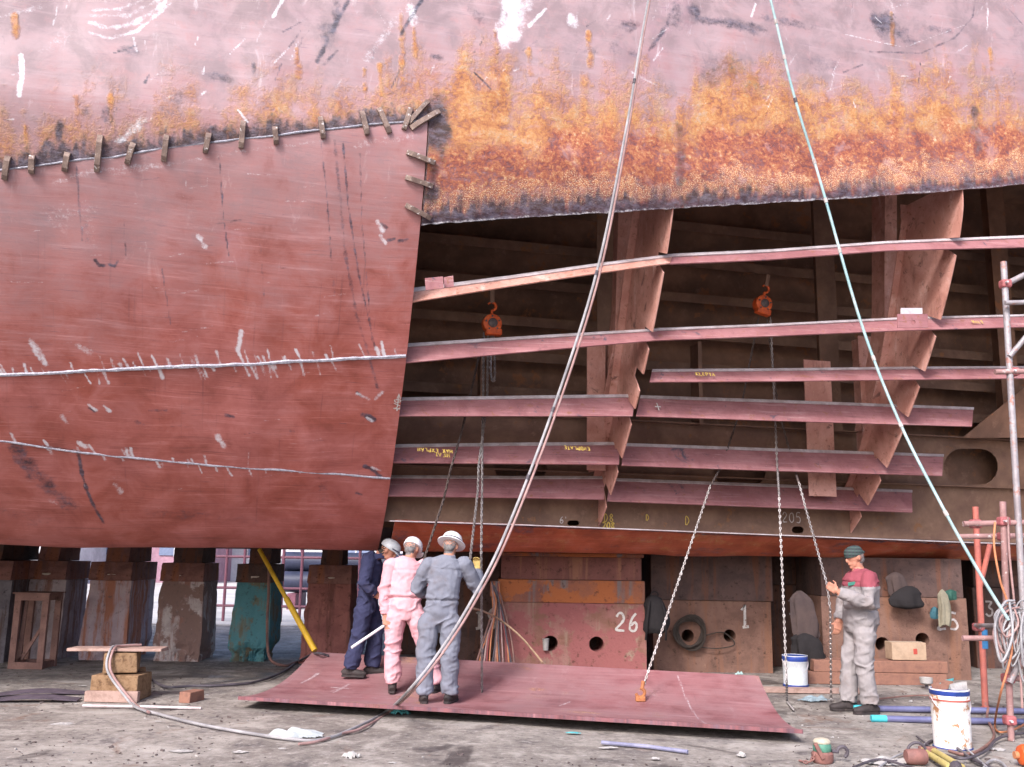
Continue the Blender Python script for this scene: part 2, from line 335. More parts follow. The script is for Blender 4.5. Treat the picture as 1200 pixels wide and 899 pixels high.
    def build(s, name, mat, parent=None, smooth=False, bevel=0, fix=True):
        me = bpy.data.meshes.new(name); v = np.array(s.v)
        org = LOC[parent.name] if parent is not None else np.array([(v[:, 0].min() + v[:, 0].max()) / 2, (v[:, 1].min() + v[:, 1].max()) / 2, v[:, 2].min()])
        me.from_pydata([tuple(p) for p in v - org], [], s.f)
        for q in (mat if isinstance(mat, (list, tuple)) else [mat]): me.materials.append(q)
        me.polygons.foreach_set('material_index', s.mi)
        if fix:
            bm = bmesh.new(); bm.from_mesh(me); bmesh.ops.recalc_face_normals(bm, faces=bm.faces); bm.to_mesh(me); bm.free()
        me.polygons.foreach_set('use_smooth', [smooth] * len(me.polygons))
        if smooth: me.set_sharp_from_angle(angle=R(42))
        me.update(); o = bpy.data.objects.new(name, me); link(o, parent); LOC[o.name] = org
        if parent is None: o.location = org
        if bevel:
            b = o.modifiers.new('bevel', 'BEVEL'); b.width = bevel; b.segments = 2; b.limit_method = 'ANGLE'
        return o

def spline(pts, n=12):
    """Catmull-Rom through the points"""
    p = np.asarray(pts, float); p = np.concatenate([[2 * p[0] - p[1]], p, [2 * p[-1] - p[-2]]]); o = []
    for i in range(1, len(p) - 2):
        for t in np.linspace(0, 1, n, endpoint=False):
            a, b, c, d = p[i - 1], p[i], p[i + 1], p[i + 2]
            o.append(.5 * (2 * b + (c - a) * t + (2 * a - 5 * b + 4 * c - d) * t * t + (3 * b - a - 3 * c + d) * t ** 3))
    o.append(p[-2]); return np.array(o)

random.seed(7)
GL = {'0': [[(.5, 1), (.15, .8), (.05, .5), (.15, .15), (.5, 0), (.85, .18), (.95, .5), (.82, .85), (.5, 1)]], '1': [[(.25, .8), (.55, 1), (.55, 0)], [(.25, 0), (.85, 0)]],
      'I': [[(.5, 1), (.5, 0)]], '2': [[(.05, .78), (.3, 1), (.7, .98), (.85, .72), (.6, .42), (.05, .02), (.95, .05)]], '3': [[(.1, .95), (.8, .95), (.45, .58), (.85, .4), (.75, .08), (.35, 0), (.05, .15)]],
      '5': [[(.9, 1), (.25, 1), (.15, .58), (.6, .62), (.9, .35), (.7, .05), (.1, .04)]], '6': [[(.85, 1), (.4, .75), (.12, .35), (.2, .06), (.6, 0), (.88, .2), (.7, .46), (.2, .36)]],
      '8': [[(.5, .53), (.15, .75), (.45, 1), (.85, .8), (.5, .53), (.1, .25), (.45, 0), (.9, .2), (.5, .53)]], '9': [[(.85, .6), (.45, .45), (.12, .75), (.5, 1), (.85, .8), (.8, .3), (.55, 0)]],
      'D': [[(.1, 0), (.1, 1), (.6, .95), (.9, .5), (.55, .03), (.1, 0)]], '/': [[(0, 0), (.8, 1)]], "'": [[(.3, 1), (.35, .75)]], '^': [[(.5, 0), (.5, 1)], [(.2, .7), (.5, 1), (.8, .7)], [(.2, .2), (.5, 0), (.8, .2)]],
      '-': [[(0, .5), (1, .5)]], 'L': [[(.1, 1), (.1, 0), (.8, 0)]], 'E': [[(.8, 1), (.1, 1), (.1, 0), (.8, 0)], [(.1, .5), (.6, .5)]], 'A': [[(0, 0), (.45, 1), (.9, 0)], [(.2, .4), (.7, .4)]], 'K': [[(.1, 0), (.1, 1)], [(.8, 1), (.1, .45), (.85, 0)]],
      'H': [[(.1, 0), (.1, 1)], [(.85, 0), (.85, 1)], [(.1, .5), (.85, .5)]], 'X': [[(0, 0), (.9, 1)], [(0, 1), (.9, 0)]], 'N': [[(.1, 0), (.1, 1), (.85, 0), (.85, 1)]], 'P': [[(.1, 0), (.1, 1), (.75, .95), (.8, .6), (.1, .5)]], 'T': [[(0, 1), (.9, 1)], [(.45, 1), (.45, 0)]], '+': [[(.5, 0), (.5, 1)], [(0, .45), (1, .55)]], ' ': []}
def writing(txt, org, X, Y, h, wd, mat, parent, name='painted_number', gap=.22, asp=.55, stroke=None):
    """hand-painted characters as thin brushed ribbons lying on a surface"""
    X, Y = nrm(X), nrm(Y); Z = np.cross(X, Y); Z = Z if Z @ (V(0, 0, CAMZ) - org) > 0 else -Z
    mb = MB(); cx = 0; k = 0
    for ch in txt:
        for st in GL[ch]:
            st = [(a + random.uniform(-.06, .06), b + random.uniform(-.05, .05)) for a, b in st]; p = spline([(a * h * asp + cx, b * h, 0) for a, b in st], 5) if len(st) > 2 and ch not in 'LEAKXNTH+^1' else np.array([(a * h * asp + cx, b * h, 0) for a, b in st])
            t = np.gradient(p, axis=0); nn = np.stack([-t[:, 1], t[:, 0]], 1); nn /= np.linalg.norm(nn, axis=1)[:, None] + 1e-9
            wv = wd * np.array([random.uniform(.8, 1.15) for _ in p]) / 2; k += 1
            lft = [org + X * (q[0] + a[0] * v) + Y * (q[1] + a[1] * v) + Z * (.003 + .0007 * k) for q, a, v in zip(p, nn, wv)]
            rgt = [org + X * (q[0] - a[0] * v) + Y * (q[1] - a[1] * v) + Z * (.003 + .0007 * k) for q, a, v in zip(p, nn, wv)]
            n = len(p); mb.add(lft + rgt, [(i, i + 1, n + i + 1, n + i) for i in range(n - 1)])
        cx += h * (asp + gap) if ch not in "I/'" else h * (asp * .7 + gap)
    return mb.build(name, mat, parent, fix=False)
WHITEP = simple('white_hand_paint', (.60, .57, .54), (.45, .42, .39), 14, .85, 0, .2, (.24, .13, .11), .56)
CHALK = simple('chalk', (.55, .50, .48), (.35, .30, .28), 30, .9)
YELLOWP = simple('yellow_marker', (.62, .45, .10), (.45, .3, .06), 30, .8)

# ------------------------------------------------------------------ ground
def make_ground():
    xs = np.concatenate([[-400, -120, -40, -20], np.linspace(-10, 10, 161), [20, 40, 120, 400]]); ys = np.concatenate([[-150, -40, -8, 2], np.linspace(5, 20, 121), [28, 45, 120, 500]])
    X, Y = np.meshgrid(xs, ys); Z = (fbm(X * 1.3, Y * 1.3, 0, 4, 3) - .5) * .035
    Z = Z * sst(11, 9, np.abs(X)) * sst(3, 6, Y) * sst(22, 19, Y)
    n = len(xs); v = np.stack([X, Y, Z], -1).reshape(-1, 3); k = np.arange(len(v)).reshape(X.shape)
    q = np.stack([k[:-1, :-1], k[:-1, 1:], k[1:, 1:], k[1:, :-1]], -1).reshape(-1, 4)
    me = fast('ground', v, q, GROUND); tag(me, kind='structure', label='stained grey concrete dock floor littered with scraps')
    return me
make_ground()

# ------------------------------------------------------------------ the ship
SHIP = thing('ship_hull', 'red and rust-streaked ship hull with its bilge plating cut open', 'ship hull', (0, 13, ZB))
S_CUT = float(np.mean([hull(506, 152)[0], hull(487, 265)[0], hull(475, 440)[0], hull(462, 560)[0]]))
S_MID = float(np.mean([hull(*p)[0] for p in [(791, 248), (767, 397), (747, 470), (728, 543), (708, 586)]]))
S_RGT = float(np.mean([hull(*p)[0] for p in [(1136, 230), (1103, 383), (1085, 442), (1062, 497), (1027, 555)]]))
def line(px, lo=-20, hi=25):
    a = hulls(px); a = a[np.argsort(a[:, 0])]; g0 = (a[1, 1] - a[0, 1]) / (a[1, 0] - a[0, 0]); g1 = (a[-1, 1] - a[-2, 1]) / (a[-1, 0] - a[-2, 0])
    a = np.concatenate([[[lo, a[0, 1] + g0 * (lo - a[0, 0]) * .3]], a, [[hi, a[-1, 1] + g1 * (hi - a[-1, 0]) * .3]]])
    return lambda s: np.interp(s, a[:, 0], a[:, 1])
SEAM_T = line([(2, 199), (80, 188), (133, 183), (187, 174), (267, 164), (333, 157), (400, 149), (450, 144), (505, 140)])
SEAM_M = line([(2, 440), (133, 433), (267, 428), (400, 421), (476, 417)])
SEAM_L = line([(2, 517), (100, 531), (240, 545), (400, 556), (462, 561)])
CUT_T = line([(487, 266), (505, 263), (600, 256), (700, 250), (800, 244), (900, 238), (1000, 232), (1100, 225), (1198, 216)])
CUT_B = line([(470, 612), (600, 616), (800, 624), (1000, 632), (1128, 637)])
ZTOP = lambda s: np.clip(7.7 + .17 * np.asarray(s, float), 6.9, 10.2); W_FINE = lambda s: w_of_z(ZTOP(s))   # the sheer of the deck edge
S_L, S_R = -7.2, 12.0

def stroke(S, Wm, M, ch, px, wd, val=1.0, soft=.85):
    p = hulls(px) if not isinstance(px, np.ndarray) else px
    for a, b in zip(p[:-1], p[1:]):
        lo = np.minimum(a, b) - wd * 2; hi = np.maximum(a, b) + wd * 2
        k = (S > lo[0]) & (S < hi[0]) & (Wm > lo[1]) & (Wm < hi[1])
        if not k.any(): continue
        x, y = S[k] - a[0], Wm[k] - a[1]; d = b - a; t = np.clip((x * d[0] + y * d[1]) / (d @ d + 1e-9), 0, 1)
        r = np.hypot(x - t * d[0], y - t * d[1]) / wd + .8 * (vn(S[k] * 16, Wm[k] * 16, 0, 77) - .5); f = val * (1 - sst(1 - soft, 1 + soft * .6, r)) * (.65 + .6 * vn(S[k] * 9, Wm[k] * 9, 0, 78))
        M[k, ch] = np.maximum(M[k, ch], f)
def blob(S, Wm, M, ch, x, y, rx, ry, val=1.0, seed=0):
    s, wv = hull(x, y); n = fbm(S * 7, Wm * 7, 0, 3, 50 + seed) - .5
    r = np.hypot((S - s) / rx, (Wm - wv) / ry) + n * 1.2; M[..., ch] = np.maximum(M[..., ch], val * sst(1.35, .25, r))

rs = np.random.default_rng(4)
def wear_upper(S, Wm):
    M = np.zeros(S.shape + (8,)); right = S > S_CUT
    lowb = np.where(right, CUT_T(S), SEAM_T(S)); h = lowb - Wm                              # metres above the lower edge
    nd = fbm(S * 1.3, Wm * .9, 0, 4, 11); nd2 = fbm(S * 5, Wm * .8, 0, 4, 17); n2 = fbm(S * 3, Wm * 3, 0, 4, 23); n3 = fbm(S * 12, Wm * 2.5, 0, 3, 31)
    bl = sst(S_CUT - 1.2, S_CUT + 1.0, S)
    line_ = (SEAM_T(S) - (.45 + .9 * (nd - .5) + .9 * (nd2 - .5)) * sst(-6.2, -2.4, S) + .06) * (1 - bl) + (CUT_T(S) - 1.32 - .25 * sst(S_CUT + 2.5, S_CUT, S) - 1.1 * (nd - .5) - .7 * (nd2 - .5)) * bl   # where the rust begins
    g = line_ - Wm
    M[..., 0] = sst(.60, -.60, g + .5 * (n3 - .5)) * (.35 + .45 * sst(-5.0, -1.0, S) + .20 * sst(S_CUT - .3, S_CUT + .6, S))
    M[..., 4] = sst(1.05, .5, h + .5 * (n2 - .5)) * right; M[..., 5] = sst(.60, .12, h + .5 * (n2 - .5)) * right * sst(.02, .15, h)
    M[..., 3] = .66 + .3 * sst(-.3, 1.0, g) + .25 * (n2 - .5)  # paler up the plating: sky glare put into the paint colour
    bt = np.where(right, .17 * (1 - .6 * sst(S_CUT + 1, S_RGT, S)) + .20 * (nd2 - .5) + .015, .10 * sst(-6.6, -3, S) + .22 * (nd2 - .42))
    n4 = fbm(S * 30, Wm * 9, 0, 3, 47); n5 = fbm(S * 2.2, Wm * 2, 0, 3, 53)
    M[..., 1] = sst(.16, -.12, h - bt + .22 * (n4 - .5) + .16 * (n5 - .5)) * (.95 + .7 * (n5 - .5)); M[..., 2] = np.where(right, .5 * sst(.03, .01, h + .03 * (n4 - .5)) * (.4 + n5), 0)
    blob(S, Wm, M, 1, 512, 145, .17, .30, .95, 1); blob(S, Wm, M, 1, 517, 165, .13, .22, .9, 2); blob(S, Wm, M, 1, 505, 225, .12, .35, .8, 3)
    stroke(S, Wm, M, 1, [(795, 150), (797, 175), (795, 225)], .07, .55); stroke(S, Wm, M, 1, [(1143, 130), (1146, 175)], .08, .62); stroke(S, Wm, M, 1, [(1139, 195), (1137, 222)], .05, .55)
    for (x, y, rx, ry, v) in [(385, 40, .10, .2, .6), (395, 15, .06, .2, .6), (150, 60, .12, .07, .6), (255, 90, .16, .06, .6), (735, 30, .15, .1, .6), (745, 65, .18, .06, .5), (815, 18, .14, .12, .75), (850, 28, .5, .07, .65),
                              (930, 28, .5, .06, .55), (880, 35, .12, .1, .7), (1040, 25, .2, .2, .75), (1055, 40, .28, .12, .6), (1100, 35, .3, .06, .5), (840, 80, .35, .25, .45), (880, 100, .25, .2, .35), (965, 75, .3, .12, .35), (790, 20, .15, .3, .5), (720, 55, .1, .1, .5), (510, 66, .13, .05, .8), (70, 155, .05, .12, .8), (102, 130, .05, .07, .7), (125, 135, .04, .08, .6), (210, 115, .05, .1, .6), (297, 80, .03, .12, .7), (560, 20, .15, .12, .4), (690, 60, .15, .05, .4)]:
        blob(S, Wm, M, 1, x, y, rx, ry, v, int(x))
    for px, wd, v in [([(470, 40), (485, 15), (494, 0)], .025, .9), ([(372, 72), (395, 25), (408, 2)], .03, .9), ([(395, 60), (380, 75)], .02, .8), ([(555, 85), (575, 105)], .012, .8), ([(760, 60), (775, 40), (790, 10)], .03, .7), ([(850, 78), (868, 70)], .02, .6),
                      ([(1020, 60), (1080, 62), (1118, 45), (1140, 20), (1143, 0)], .014, .65), ([(1180, 10), (1199, 30)], .012, .5), ([(170, 98), (175, 88)], .015, .8), ([(330, 75), (322, 95)], .012, .8)]:
        stroke(S, Wm, M, 1, px, wd, v)
    for px, wd, v in [([(604, -20), (602, 15), (592, 45)], .13, .9), ([(615, 5), (600, 40)], .1, .7), ([(25, 65), (26, 90), (22, 112)], .022, 1), ([(105, 25), (125, 33), (155, 28), (195, 2)], .03, .62), ([(105, 38), (130, 45), (160, 36), (200, 4)], .02, .62), ([(110, 12), (140, 10), (165, 0)], .02, .55), ([(108, 18), (150, 18), (185, 0)], .03, .45), ([(320, 20), (331, 0)], .018, .9),
                      ([(300, 50), (312, 25)], .015, .4), ([(428, 70), (470, 15)], .06, .35), ([(640, 10), (620, 30)], .02, .9), ([(668, 22), (672, 28)], .06, .8), ([(140, 165), (172, 140)], .05, .55), ([(0, 20), (55, 5)], .03, .4), ([(55, 60), (80, 30)], .08, .25), ([(180, 92), (200, 80)], .05, .3), ([(480, 10), (484, 30)], .06, .55), ([(757, 25), (750, 60)], .02, .5), ([(885, 5), (880, 20)], .015, .8), ([(990, 40), (1060, 55), (1130, 30)], .01, .5), ([(740, 85), (770, 100)], .02, .5)]:
        stroke(S, Wm, M, 2, px, wd, v)
    for (x, y) in [(470, 20), (485, 35), (470, 70), (17, 22), (90, 118), (348, 60), (130, 115), (580, 40), (690, 42), (545, 65), (427, 85), (445, 80), (620, 60), (1045, 18), (1160, 60), (30, 152)]:   # runs of rust below small pits
        y1 = min(y + int(rs.uniform(20, 45)), 190); stroke(S, Wm, M, 0, [(x, y), (x + 2, y1)], .035, .75, 1.0); stroke(S, Wm, M, 0, [(x, y - 3), (x, y + 4)], .03, 1.0)
    for _ in range(90):
        x, y = rs.uniform(0, 1200), rs.uniform(-30, 150); a = rs.normal(-.9, .5); l = rs.uniform(6, 28)
        stroke(S, Wm, M, rs.choice([1, 2]), [(x, y), (x + l * math.cos(a), y + l * math.sin(a))], rs.uniform(.006, .014), rs.uniform(.4, .8))
    return M
def wear_marks_left(S, Wm):
    M = np.zeros(S.shape + (8,)); h = Wm - SEAM_T(S); n2 = fbm(S * 1.4, Wm * 2.5, 0, 4, 29)
    M[..., 3] = .60 * sst(2.8, .0, h + .9 * (n2 - .5)) + .12 * (n2 - .5)
    M[..., 1] = .55 * sst(.05, .0, h) + .5 * sst(.03, .0, np.abs(Wm - SEAM_M(S))) + .3 * sst(.025, .0, np.abs(Wm - SEAM_L(S)))
    for sm, n, y0 in ((SEAM_M, 105, 440), (SEAM_L, 60, 520)):
        for _ in range(n):
            s = rs.uniform(-6.2, S_CUT if sm is SEAM_M else S_CUT - .8); wv = float(sm(s)); l = rs.uniform(.05, .17) * (1 if sm is SEAM_M else .75); up = rs.random() < .55
            a = np.array([s, wv]); b = a + np.array([rs.uniform(.15, .55) * l * (1 if not up else -1), -l if up else l]); stroke(S, Wm, M, 2, np.array([a, b]), rs.uniform(.010, .021), rs.uniform(.5, 1.0))
    for px, wd, v in [([(36, 400), (52, 425)], .04, 1), ([(283, 388), (279, 410)], .03, 1), ([(279, 412), (292, 440)], .02, .8), ([(92, 405), (105, 412)], .04, .6), ([(104, 474), (112, 480)], .025, .9), ([(122, 476), (128, 481)], .025, .9), ([(255, 512), (262, 522)], .04, .8), ([(72, 488), (78, 495)], .03, .6),
                      ([(443, 260), (448, 270)], .03, .9), ([(445, 276), (452, 285)], .02, .7), ([(418, 462), (432, 468)], .03, .8), ([(440, 468), (448, 460)], .025, .7), ([(232, 278), (240, 288)], .03, .8), ([(60, 252), (105, 245), (105, 280)], .12, .25), ([(420, 170), (480, 160)], .05, .3), ([(60, 215), (110, 200), (200, 192)], .03, .35), ([(130, 205), (300, 175), (380, 165)], .02, .3), ([(135, 568), (142, 576)], .04, .6), ([(92, 520), (100, 524)], .03, .8), ([(436, 548), (446, 552)], .02, .7), ([(430, 490), (436, 494)], .02, .7), ([(58, 585), (66, 590)], .03, .4)]:
        stroke(S, Wm, M, 2, px, wd, v)
    for px, wd, v in [([(90, 195), (93, 245), (97, 282)], .012, .7), ([(257, 185), (262, 255), (268, 300)], .009, .8), ([(98, 260), (102, 282)], .05, .4), ([(376, 165), (383, 230), (388, 300)], .012, .6), ([(392, 165), (398, 225), (405, 300), (418, 370), (432, 415), (442, 455)], .022, .5), ([(402, 168), (408, 240), (420, 320), (440, 410)], .012, .7), ([(422, 180), (424, 260), (430, 330), (436, 400)], .010, .6), ([(145, 260), (147, 300)], .008, .6), ([(190, 315), (200, 380)], .01, .6), ([(305, 285), (310, 350)], .008, .5), ([(388, 300), (392, 345)], .02, .4),
                      ([(112, 305), (116, 311), (122, 311)], .02, .9), ([(128, 310), (134, 312), (138, 306)], .02, .9), ([(105, 478), (110, 481)], .03, .8), ([(265, 487), (274, 489)], .025, .9), ([(425, 486), (437, 492)], .035, .95), ([(428, 547), (440, 553), (446, 560)], .03, .9), ([(418, 578), (424, 580)], .025, .7), ([(160, 495), (168, 498)], .03, .5), ([(175, 482), (195, 481)], .02, .6), ([(340, 505), (345, 506)], .02, .6), ([(446, 262), (452, 266)], .025, .8), ([(455, 282), (462, 280)], .02, .8), ([(468, 282), (478, 280)], .02, .8), ([(418, 460), (424, 466)], .02, .9),
                      ([(18, 525), (34, 548), (55, 570), (82, 592)], .10, .62), ([(91, 531), (96, 556), (104, 580), (122, 612)], .022, .85), ([(375, 565), (380, 585)], .1, .35), ([(0, 600), (60, 612)], .12, .3), ([(180, 600), (300, 612)], .10, .28)]:  # dark band and thin curve across the lower plate
        stroke(S, Wm, M, 1, px, wd, v)
    for _ in range(110):
        x, y = rs.uniform(0, 470), rs.uniform(190, 600); a = rs.normal(-.08, .10) if rs.random() < .8 else rs.normal(-1.45, .12); l = rs.uniform(8, 40)
        stroke(S, Wm, M, rs.choice([1, 2]), [(x, y), (x + l * math.cos(a), y + l * math.sin(a))], rs.uniform(.005, .009), rs.uniform(.25, .5))
    return M
def wear_low(S, Wm):
    M = np.zeros(S.shape + (8,)); n2 = fbm(S * 2, Wm * 6, 0, 4, 37); M[..., 0] = .35 * sst(.5, .75, n2); M[..., 1] = .5 * sst(.52, .3, n2) + .8 * sst(.04, 0, Wm - CUT_B(S)); return M

def plating(name, s0, s1, wt, wb, wear, mat=RED, ds=.016, dent=.013, thick=.022, parent=SHIP, label=None, rag=0.0):
    nc = max(3, int((s1 - s0) / ds)); s = np.linspace(s0, s1, nc); a = np.asarray(wt(s)); b = np.asarray(wb(s)) + rag * ((fbm(s * 9, s * 0, 0, 3, 41) - .5) * .05 + (vn(s * 31, s * 0, 0, 43) - .5) * .012); nr = max(3, int(np.max(b - a) / ds))
    T = np.linspace(0, 1, nr)[:, None]; Wm = a[None] * (1 - T) + b[None] * T; S = np.broadcast_to(s[None], Wm.shape)
    dsp = (fbm(S * .9, Wm * 1.1, 0, 3, 5) - .5) * dent * 4 + (fbm(S * 4, Wm * 4, 0, 2, 8) - .5) * dent * .5 + .0045 * np.cos(S * 2 * math.pi / .72) * sst(W_BOT - .1, W_BOT - .9, Wm)
    P = SW(S.ravel(), Wm.ravel(), dsp.ravel()); M = wear(S, Wm).reshape(-1, 8) if wear else np.tile([0, 0, 0, .9, 0, 0, 0, 0], (P.shape[0], 1)).astype(float)
    uv = np.stack([S.ravel(), Wm.ravel()], -1); k = np.arange(nr * nc).reshape(nr, nc)
    q = np.stack([k[:-1, :-1], k[1:, :-1], k[1:, 1:], k[:-1, 1:]], -1).reshape(-1, 4)
    # the sawn edge all round gives the plate its thickness
    ring = np.concatenate([k[0, :-1], k[:-1, -1], k[-1, :0:-1], k[:0:-1, 0]]); Q = SW(S.ravel()[ring], Wm.ravel()[ring], dsp.ravel()[ring] + thick)
    n0 = len(P); nr_ = len(ring); i2 = n0 + np.arange(nr_); P2 = np.concatenate([P, P[ring], Q]); i1 = n0 + np.arange(nr_); i2 = n0 + nr_ + np.arange(nr_)
    rq = np.stack([i1, np.roll(i1, -1), np.roll(i2, -1), i2], -1); Mr = M[ring].copy(); Mr[:, 0] *= .3; Mr[:, 1] = .0; Mr[:, 2] = np.maximum(Mr[:, 2], .35)
    MM = np.concatenate([M, Mr, Mr]); o = fast(name, P2, np.concatenate([q, rq]), mat, parent, True, np.concatenate([uv, uv[ring], uv[ring] + .02]), MM[:, :4], MM[:, 4:])
    if label: o['label'] = label
    return o
c = lambda v: (lambda s: np.full_like(np.asarray(s, float), v))
plating('shell_plating', S_L, S_CUT, W_FINE, SEAM_T, wear_upper, label='pale mauve upper plating with orange rust above the seam')
plating('shell_plating', S_CUT, S_R, W_FINE, CUT_T, wear_upper, label='upper plating with thick orange rust along its burnt lower edge', rag=.4)
plating('shell_plating', S_L, S_CUT - .012, lambda s: SEAM_T(s) + .012, lambda s: SEAM_M(s) - .004, wear_marks_left, label='new dull red plate held by steel clips')
plating('shell_plating', S_L, S_CUT - .012, lambda s: SEAM_M(s) + .004, lambda s: SEAM_L(s) - .004, wear_marks_left, label='red strake between two ground weld seams')
plating('shell_plating', S_L, S_CUT - .012, lambda s: SEAM_L(s) + .004, c(W_BOT + .25), wear_marks_left, label='lowest red strake rounding under the bilge')
plating('bilge_strake', S_CUT + .12, S_R, CUT_B, c(W_BOT + .25), wear_low, REDS, ds=.03, label='orange red bilge strake left below the opening')
# the rest of the hull around the part in view
def coarse(name, s0, s1, w0, w1, n=14):
    s = np.linspace(s0, s1, n); wv = np.linspace(w0, w1, 40); S, Wm = np.meshgrid(s, wv); P = SW(S.ravel(), Wm.ravel()); k = np.arange(P.shape[0]).reshape(S.shape)
    q = np.stack([k[:-1, :-1], k[1:, :-1], k[1:, 1:], k[:-1, 1:]], -1).reshape(-1, 4)
    return fast(name, P, q, RED, SHIP, True, np.stack([S.ravel(), Wm.ravel()], -1), np.tile([0, 0, 0, .8], (P.shape[0], 1)).astype(float))
coarse('shell_plating', -18, S_L, float(W_FINE(-18)), W_BOT); coarse('shell_plating', S_R, 22, float(W_FINE(S_R)), W_BOT)
BEAM = 8.6
mb = MB(); mb.add([huz(s, u, ZB + .01) for s, u in ((-18, HU + .2), (22, HU + .2), (22, BEAM - 1), (-18, BEAM - 1))], [(0, 1, 2, 3)]); mb.build('bottom_plating', simple('bottom_paint', (.13, .04, .035), (.08, .03, .03), 2, .8), SHIP)
st_ = [-18, S_L, 0, 6, S_R, 22]; mb = MB(); mb.add([huz(s, u, z) for s in st_ for u, z in ((BEAM - 1, ZB), (BEAM - .4, 4), (BEAM - 1.4, float(ZTOP(s))), (-.02, float(ZTOP(s))))], [(i * 4 + j, i * 4 + j + 1, i * 4 + j + 5, i * 4 + j + 4) for i in range(5) for j in range(3)] + [(0, 3, 2, 1), (20, 21, 22, 23)]); mb.build('deck_plating', RED, SHIP)

def bead(fn, s0, s1, r, n=260, nz=3):
    s = np.linspace(s0, s1, n); wv = fn(s) + (vn(s * 6, s * 0, 0, nz) - .5) * .012
    mb = MB(); mb.tube(SW(s, wv, -.002), r * (.75 + .5 * vn(s * 18, s * 0 + 3, 0, nz)), 6); mb.build('weld_seam', WELD, SHIP, True)
bead(SEAM_M, S_L, S_CUT - .02, .019); bead(SEAM_L, S_L, S_CUT - .02, .012); bead(lambda s: SEAM_T(s) + .006, S_L, S_CUT - .03, .010)

def surf_axes(s, wv):
    du, dz = tang(wv); T = -(float(du) * NV + float(dz) * ZV); O = nrm(np.cross(LV, T)); O = O if O @ V(0, -1, 0) > 0 else -O   # T up the plate, O outward
    return LV, O, T
def clip(x, y, l, ang, wd=.05, pr=.055):
    s, wv = hull(x, y); X, O, T = surf_axes(s, wv); a = R(ang); A = T * math.cos(a) + X * math.sin(a); B = np.cross(A, O); p = SW(s, wv)
    mb = MB(); prf = [(-l / 2, 0), (-l / 2, .6), (-l * .3, 1), (l * .3, 1), (l / 2, .6), (l / 2, 0), (l * .08, 0), (l * .05, .25), (-l * .05, .25), (-l * .08, 0)]
    mb.poly([p + A * q - B * wd / 2 + O * (h * pr - .004) for q, h in prf], B * wd); mb.build('clip', DOG, SHIP, bevel=.003)
for a in [(8, 197, .22, 8), (38, 193, .17, 2), (78, 190, .18, 8), (116, 180, .34, 4), (153, 180, .21, 14), (194, 174, .25, 4), (243, 168, .19, 8), (284, 158, .26, 2), (323, 159, .17, -8), (377, 150, .21, -12), (427, 145, .24, -16), (450, 142, .27, -26), (477, 140, .24, 14), (490, 132, .32, 36, .045), (498, 141, .36, 52, .05), (493, 185, .30, 105), (491, 213, .29, 102), (490, 248, .29, 112)]: clip(*a)

# stringers: lower edge on the line of the removed shell, upper edge inboard of it
def stringer(low, up, du=.18, fl=.045, n=24, mat=STR, bow=0.0, label=None):
    def res(p):
        p = np.array(p, float); l = np.concatenate([[0], np.cumsum(np.hypot(*np.diff(p, axis=0).T))]); t = np.linspace(0, l[-1], n); return np.stack([np.interp(t, l, p[:, 0]), np.interp(t, l, p[:, 1])], -1)
    A, B = [], []
    for (x0, y0), (x1, y1) in zip(res(low), res(up)):
        s, wv = hull(x0, y0); P = SW(s, wv, .03); A.append(P); B.append(at_u(x1, y1, P @ NV - D0 + du))
    A, B = np.array(A), np.array(B); mb = MB(); mb.strip(A, B, .014); o = mb.build('stringer', mat, SHIP)
    if label: o['label'] = label
    mb = MB(); dn = (A - B) / np.linalg.norm(A - B, axis=1)[:, None]; fo = nrm(np.cross(B[-1] - B[0], A[0] - B[0])); fo = fo if fo[1] < 0 else -fo; mb.strip(B + fo * .03, B + dn * fl + fo * .03, .012); mb.build('flange', STEELEDGE, o)
    return o
ST = {}
stringer([(476, 357), (600, 337), (700, 322), (786, 310)], [(476, 341), (600, 325), (700, 311), (788, 300)], .12, .06, mat=WEBM, label='bent rusty uppermost stringer')
stringer([(786, 311), (900, 306), (1040, 295), (1230, 290)], [(788, 300), (900, 295), (1040, 285), (1230, 277)], .12, .06)
stringer([(470, 428), (600, 416), (700, 407), (768, 401)], [(472, 405), (600, 397), (700, 391), (770, 387)], .14)
stringer([(768, 401), (900, 396), (1060, 389), (1230, 384)], [(770, 387), (900, 382), (1060, 374), (1230, 370)], .14)
stringer([(762, 450), (900, 449), (1060, 447), (1230, 445)], [(764, 435), (900, 434), (1060, 432), (1230, 431)], .14)
stringer([(462, 490), (600, 490), (742, 490)], [(464, 468), (600, 466), (744, 464)], .16)
stringer([(746, 490), (900, 495), (1140, 502)], [(750, 465), (900, 470), (1140, 479)], .16)
stringer([(456, 545), (600, 546), (726, 547)], [(458, 523), (600, 521), (726, 520)], .2)
stringer([(729, 548), (900, 554), (1105, 560)], [(731, 521), (900, 527), (1105, 534)], .2)
stringer([(452, 584), (600, 586), (708, 588)], [(454, 559), (600, 560), (708, 560)], .24)
stringer([(712, 590), (900, 597), (1070, 603)], [(714, 562), (900, 569), (1068, 576)], .24)
